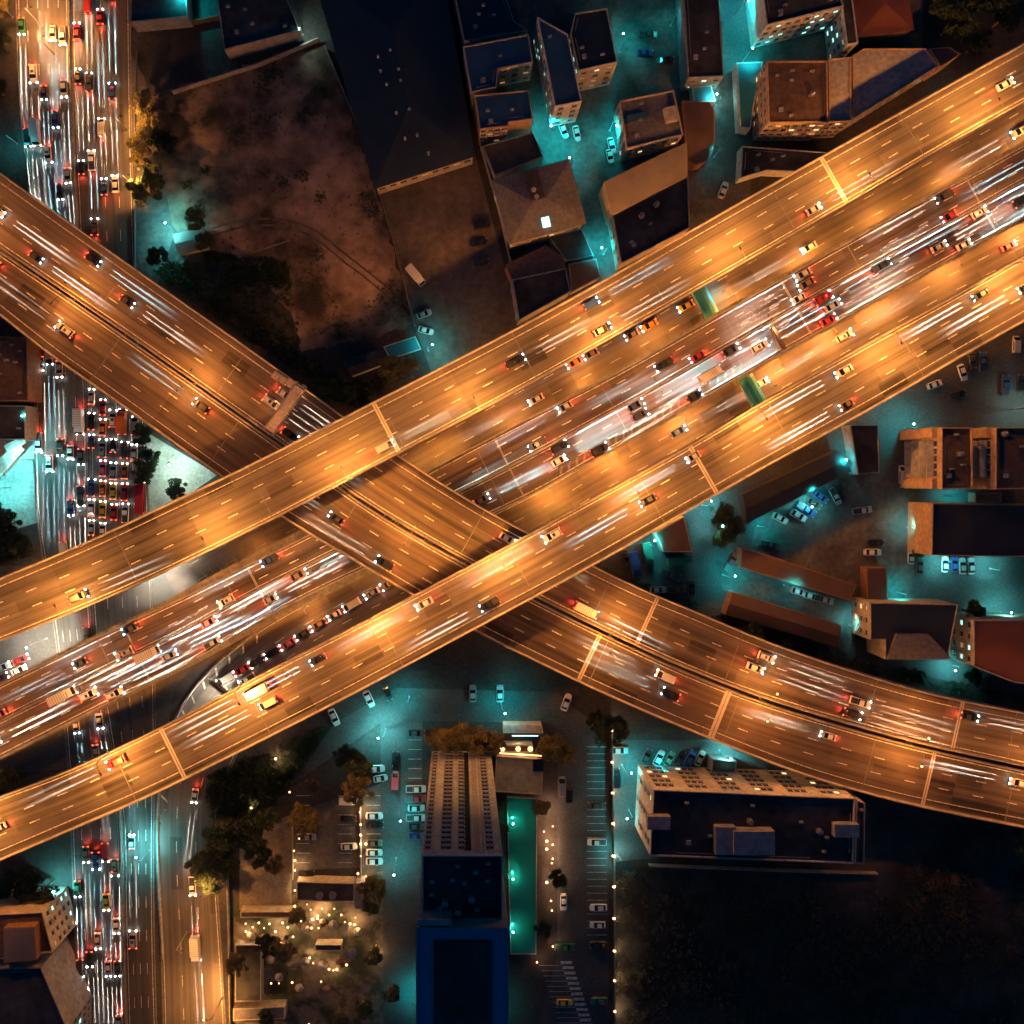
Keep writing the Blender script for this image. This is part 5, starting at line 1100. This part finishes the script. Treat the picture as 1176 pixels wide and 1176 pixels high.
gantry(RD, 883, 392, .55, .99, 'narrow rusty sign gantry over the south side of the lowest viaduct', .9)
gantry(G2, 275, 800, .1, .8, 'dark sign gantry over the curved slip road', .9, 'dark_steel')
fb = empty('footbridge', P(832,400,0), 'covered footbridge with a teal arched roof passing under the lowest viaduct', 'footbridge')
a, b = P(790,322,0), P(875,482,0); d = (b-a).normalized(); n = Vector((-d.y, d.x, 0)); Lf = (b-a).length
m_ = MB(); c = (a+b)/2; m_.box((c.x,c.y,3.3), (Lf,3.6,.35), atan2(d.y,d.x)); m_.build('walkway', MATS['concrete'], fb)
m_ = MB(); vs = []; fs = []
NS = 30; NR = 7
for i in range(NS+1):
    p = a+d*(Lf*i/NS)
    for k in range(NR): th = pi*k/(NR-1); vs.append(p+n*(cos(th)*2.1)+Vector((0,0,5.0+sin(th)*1.0)))
for i in range(NS):
    for k in range(NR-1): fs.append((i*NR+k, i*NR+k+1, (i+1)*NR+k+1, (i+1)*NR+k))
m_.add(vs, fs); ro = m_.build('roof', MATS['sheet_teal'], fb)
m_ = MB()
for i in range(0, NS+1, 2):
    p = a+d*(Lf*i/NS)
    m_.tube([p+n*(cos(pi*k/8)*2.14)+Vector((0,0,5.03+sin(pi*k/8)*1.02)) for k in range(9)], .07, 5)
m_.build('roof_rib', MATS['steel'], ro)
for i in range(0, NS+1, 5):
    for sg in (1, -1): p = a+d*(Lf*i/NS)+n*1.7*sg; m_ = MB(); m_.tube([(p.x,p.y,0 if i in (0, NS) else 3.3),(p.x,p.y,5.2)], .1, 6); m_.build('post', MATS['steel'], fb)
for i, (x, y) in enumerate(((801,344),(860,452))): point(fb, tuple(P(x,y,0)+Vector((0,0,4.7))-fb.location), 60, TEAL, .2, 'bridge_light')
for i, (x, y) in enumerate(((812,332),(872,438))):
    r = street_lamp(P(x+ (16 if i == 0 else 14), y+6, 0), R(200), 7.0, .8, 'em_teal', 'teal floodlight beside the ' + ('upper' if i == 0 else 'lower') + ' visible end of the footbridge'); spot(r, (1.4,0,6.9), (0, R(-25), 0), 3000 if i == 0 else 250, TEAL, R(110), .5, .2)

# ------------------------------------------------------------------ trees
def leaf_crown(seed, rad, hgt, n, clumps, ls=.42):
    rr = random.Random(seed); mb = MB(); cs = []
    for _ in range(clumps):
        th = rr.uniform(0, 6.283); r_ = rad*math.sqrt(rr.random())*.95; cs.append((r_*cos(th), r_*sin(th), hgt+rr.uniform(-.4, .55)*rad*(1-.5*r_/rad), rad*rr.uniform(.14, .36)))
    vs = []; fs = []
    for _ in range(n):
        c = rr.choice(cs); 
        while True:
            d = Vector((rr.uniform(-1,1), rr.uniform(-1,1), rr.uniform(-1,1)))
            if .05 < d.length < 1: break
        d = d.normalized()*(c[3]*rr.uniform(.55, 1.08)); p = Vector(c[:3])+Vector((d.x, d.y, d.z*.75))
        u = Vector((rr.uniform(-1,1), rr.uniform(-1,1), rr.uniform(-.5,.5))).normalized(); w_ = u.cross(Vector((rr.uniform(-.6,.6), rr.uniform(-.6,.6), 1))).normalized()
        s = ls*rr.uniform(.6, 1.3); k = len(vs); vs += [p-u*s, p+w_*s*.5, p+u*s, p-w_*s*.5]; fs.append((k, k+1, k+2, k+3))
    return mb.add(vs, fs), cs
TREES = {}
def tree_meshes(var, m):
    if (var, m) in TREES: return TREES[(var, m)]
    rad = [3.0, 2.6, 3.4, 2.2][var]; hg = [6.2, 5.4, 7.0, 4.6][var]
    mb, cs = leaf_crown(var*7+3, rad, hg, 2300, 20+3*var, .30); cr = mb.mesh('crown', MATS[m])
    tb_ = MB(); tb_.tube([(0,0,-.1),(.08,.05,hg*.35),(.0,.1,hg*.6)], [.28,.2,.14], 8)
    for c in cs[:7]: tb_.tube([(.03,.07,hg*.42),(c[0]*.5,c[1]*.5,hg*.7),(c[0],c[1],c[2])], [.12,.08,.03], 5)
    TREES[(var, m)] = (tb_.mesh('trunk', MATS['bark']), cr); return TREES[(var, m)]
def tree(px, py, var, sc, m, label, group=None, z=0, name='tree'):
    t_, c_ = tree_meshes(var, m); r = empty(name, P(px, py, z), label, 'tree', group, rnd.uniform(0, 6.28)); r.scale = (sc, sc, sc*rnd.uniform(.85, 1.1))
    link_mesh('trunk', t_, r); link_mesh('crown', c_, r); return r
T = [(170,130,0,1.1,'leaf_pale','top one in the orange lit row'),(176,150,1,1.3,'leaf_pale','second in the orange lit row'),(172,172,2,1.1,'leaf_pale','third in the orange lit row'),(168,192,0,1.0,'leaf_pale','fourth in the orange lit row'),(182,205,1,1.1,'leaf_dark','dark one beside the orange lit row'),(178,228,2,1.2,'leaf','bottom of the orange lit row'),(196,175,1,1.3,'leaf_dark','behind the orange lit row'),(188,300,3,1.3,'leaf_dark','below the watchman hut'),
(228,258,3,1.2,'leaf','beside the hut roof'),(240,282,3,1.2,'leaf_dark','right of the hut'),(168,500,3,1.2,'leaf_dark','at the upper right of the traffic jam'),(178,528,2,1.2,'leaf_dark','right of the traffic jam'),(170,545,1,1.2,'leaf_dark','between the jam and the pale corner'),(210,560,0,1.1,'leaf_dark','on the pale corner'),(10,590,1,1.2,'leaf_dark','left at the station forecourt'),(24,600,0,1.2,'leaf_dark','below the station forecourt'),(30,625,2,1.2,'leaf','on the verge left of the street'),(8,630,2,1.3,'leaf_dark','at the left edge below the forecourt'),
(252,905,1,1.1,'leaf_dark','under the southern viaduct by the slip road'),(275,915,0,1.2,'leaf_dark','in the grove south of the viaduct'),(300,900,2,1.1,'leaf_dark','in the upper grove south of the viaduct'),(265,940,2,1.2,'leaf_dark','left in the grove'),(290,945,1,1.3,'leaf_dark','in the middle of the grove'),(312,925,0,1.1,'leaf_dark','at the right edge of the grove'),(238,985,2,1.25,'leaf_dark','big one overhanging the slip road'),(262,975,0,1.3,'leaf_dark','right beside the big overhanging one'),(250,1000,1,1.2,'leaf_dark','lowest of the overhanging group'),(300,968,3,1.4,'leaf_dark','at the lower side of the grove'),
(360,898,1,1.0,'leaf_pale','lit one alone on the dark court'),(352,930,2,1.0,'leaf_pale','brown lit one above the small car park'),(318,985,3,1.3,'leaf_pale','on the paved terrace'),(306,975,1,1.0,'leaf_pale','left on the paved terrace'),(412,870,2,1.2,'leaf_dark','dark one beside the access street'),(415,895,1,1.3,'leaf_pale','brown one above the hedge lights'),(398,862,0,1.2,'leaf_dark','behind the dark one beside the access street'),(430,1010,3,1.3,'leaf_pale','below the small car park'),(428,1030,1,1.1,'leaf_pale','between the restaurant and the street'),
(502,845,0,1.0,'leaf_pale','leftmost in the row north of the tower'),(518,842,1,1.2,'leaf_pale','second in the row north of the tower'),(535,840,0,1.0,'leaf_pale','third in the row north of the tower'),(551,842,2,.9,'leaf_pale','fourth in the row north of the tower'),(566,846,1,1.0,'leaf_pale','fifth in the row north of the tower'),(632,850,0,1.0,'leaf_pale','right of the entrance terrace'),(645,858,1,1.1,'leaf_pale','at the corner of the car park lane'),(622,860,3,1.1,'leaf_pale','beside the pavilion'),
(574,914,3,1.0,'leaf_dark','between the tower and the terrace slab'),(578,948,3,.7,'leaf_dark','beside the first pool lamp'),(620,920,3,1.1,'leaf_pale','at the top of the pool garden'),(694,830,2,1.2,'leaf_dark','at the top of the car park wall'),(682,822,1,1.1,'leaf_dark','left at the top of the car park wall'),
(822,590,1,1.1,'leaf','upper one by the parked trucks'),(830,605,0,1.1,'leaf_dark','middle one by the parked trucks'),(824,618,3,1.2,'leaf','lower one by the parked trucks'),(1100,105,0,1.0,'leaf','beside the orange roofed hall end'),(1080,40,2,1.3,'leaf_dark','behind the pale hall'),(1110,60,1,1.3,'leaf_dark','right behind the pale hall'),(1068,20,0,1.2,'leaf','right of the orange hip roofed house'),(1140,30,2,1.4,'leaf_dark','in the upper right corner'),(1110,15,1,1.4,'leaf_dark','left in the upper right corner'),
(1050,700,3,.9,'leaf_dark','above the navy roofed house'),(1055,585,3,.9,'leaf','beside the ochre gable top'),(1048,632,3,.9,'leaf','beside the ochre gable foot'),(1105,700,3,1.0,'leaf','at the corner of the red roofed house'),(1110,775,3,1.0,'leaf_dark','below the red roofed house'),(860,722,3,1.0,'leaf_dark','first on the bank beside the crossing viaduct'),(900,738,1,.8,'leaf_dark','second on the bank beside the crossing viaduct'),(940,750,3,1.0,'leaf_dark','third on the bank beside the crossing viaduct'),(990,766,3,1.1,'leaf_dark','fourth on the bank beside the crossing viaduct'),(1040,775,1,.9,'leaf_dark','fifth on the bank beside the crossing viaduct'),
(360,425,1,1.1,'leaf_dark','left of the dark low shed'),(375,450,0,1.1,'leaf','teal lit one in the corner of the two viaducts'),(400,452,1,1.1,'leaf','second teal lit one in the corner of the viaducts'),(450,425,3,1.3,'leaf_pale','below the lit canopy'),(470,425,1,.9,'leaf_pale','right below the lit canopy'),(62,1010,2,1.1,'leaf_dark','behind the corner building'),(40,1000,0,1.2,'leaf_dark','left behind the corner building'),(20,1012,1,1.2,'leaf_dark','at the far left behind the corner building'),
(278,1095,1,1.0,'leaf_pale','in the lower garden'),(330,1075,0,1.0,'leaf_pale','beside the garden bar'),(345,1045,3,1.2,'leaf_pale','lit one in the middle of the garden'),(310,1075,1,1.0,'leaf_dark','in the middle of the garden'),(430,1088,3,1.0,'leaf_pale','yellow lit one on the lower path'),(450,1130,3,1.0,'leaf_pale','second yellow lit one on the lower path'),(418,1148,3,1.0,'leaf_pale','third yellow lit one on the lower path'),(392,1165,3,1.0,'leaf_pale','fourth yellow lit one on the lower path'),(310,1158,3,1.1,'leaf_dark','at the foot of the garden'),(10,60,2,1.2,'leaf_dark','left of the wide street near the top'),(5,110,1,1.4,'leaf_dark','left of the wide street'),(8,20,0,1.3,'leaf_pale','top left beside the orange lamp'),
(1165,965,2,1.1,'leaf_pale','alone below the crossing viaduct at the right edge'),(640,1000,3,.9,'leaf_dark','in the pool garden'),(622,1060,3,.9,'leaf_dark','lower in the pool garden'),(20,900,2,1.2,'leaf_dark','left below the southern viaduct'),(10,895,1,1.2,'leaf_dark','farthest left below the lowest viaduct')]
covs = [(p, r) for p, r in [(RA.poly, 0)]]
for (x, y, v, s, m, note) in T:
    if (x, y) in ((20,900),(10,895)): y = 890
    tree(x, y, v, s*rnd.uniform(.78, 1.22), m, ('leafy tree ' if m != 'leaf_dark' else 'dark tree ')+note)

# scrub, field and lot vegetation nobody could count
def scrub(name, label, poly, n, smin, smax, m, seed, zmax=.9):
    rr = random.Random(seed); mb = MB(); xs = [p[0] for p in poly]; ys = [p[1] for p in poly]; vs = []; fs = []; cnt = 0
    cl = [(rr.uniform(min(xs), max(xs)), rr.uniform(min(ys), max(ys)), rr.uniform(6, 26)) for _ in range(60)]
    while cnt < n:
        if rr.random() < .8: c = rr.choice(cl); x, y = c[0]+rr.gauss(0, c[2]*.5), c[1]+rr.gauss(0, c[2]*.5)
        else: x, y = rr.uniform(min(xs), max(xs)), rr.uniform(min(ys), max(ys))
        if not inside((x, y), poly): cnt += .2; continue
        cnt += 1; q = P(x, y, 0); s = rr.uniform(smin, smax); hh = rr.uniform(.2, 1)*zmax
        for _ in range(5):
            a_ = rr.uniform(0, 6.28); u = Vector((cos(a_), sin(a_), 0)); w_ = Vector((-u.y, u.x, 0)); b_ = q+Vector((rr.uniform(-.4,.4), rr.uniform(-.4,.4), 0)); k = len(vs)
            vs += [b_-w_*s*.25, b_+w_*s*.25, b_+u*s+Vector((0,0,hh))]; fs.append((k, k+1, k+2))
    mb.add(vs, fs); return tag(mb.build(name, MATS[m]), label, None, None, 'stuff')
mat('dry_grass', (.05,.045,.035), .95, (.11,.095,.07), .2, coords='World')
scrub('scrub', 'dry scrub and weeds over the dark field', [(706,1000),(1000,1005),(1176,960),(1250,960),(1250,1250),(706,1250)], 12000, .3, 1.0, 'dry_grass', 3)
scrub('weeds', 'weeds over the vacant dirt lot', [(160,115),(370,50),(430,218),(472,370),(345,402),(330,300),(230,280)], 1600, .2, .6, 'grass', 4, .5)
scrub('undergrowth', 'dark undergrowth in the corner between the viaducts', [(240,290),(330,300),(345,405),(400,440),(480,420),(410,470),(300,400),(170,310)], 4000, .3, .9, 'grass', 6, 1.2)
scrub('undergrowth', 'dark undergrowth south of the southern viaduct', [(240,890),(380,830),(330,905),(270,960),(240,1000)], 2500, .3, .9, 'grass', 7, 1.2)
scrub('undergrowth', 'dark undergrowth on the bank north of the crossing viaduct', [(700,655),(860,716),(1000,760),(1176,800),(1176,812),(1000,775),(860,738),(700,665)], 2000, .3, .8, 'grass', 8, 1.0)
print('vehicles', NV[0])
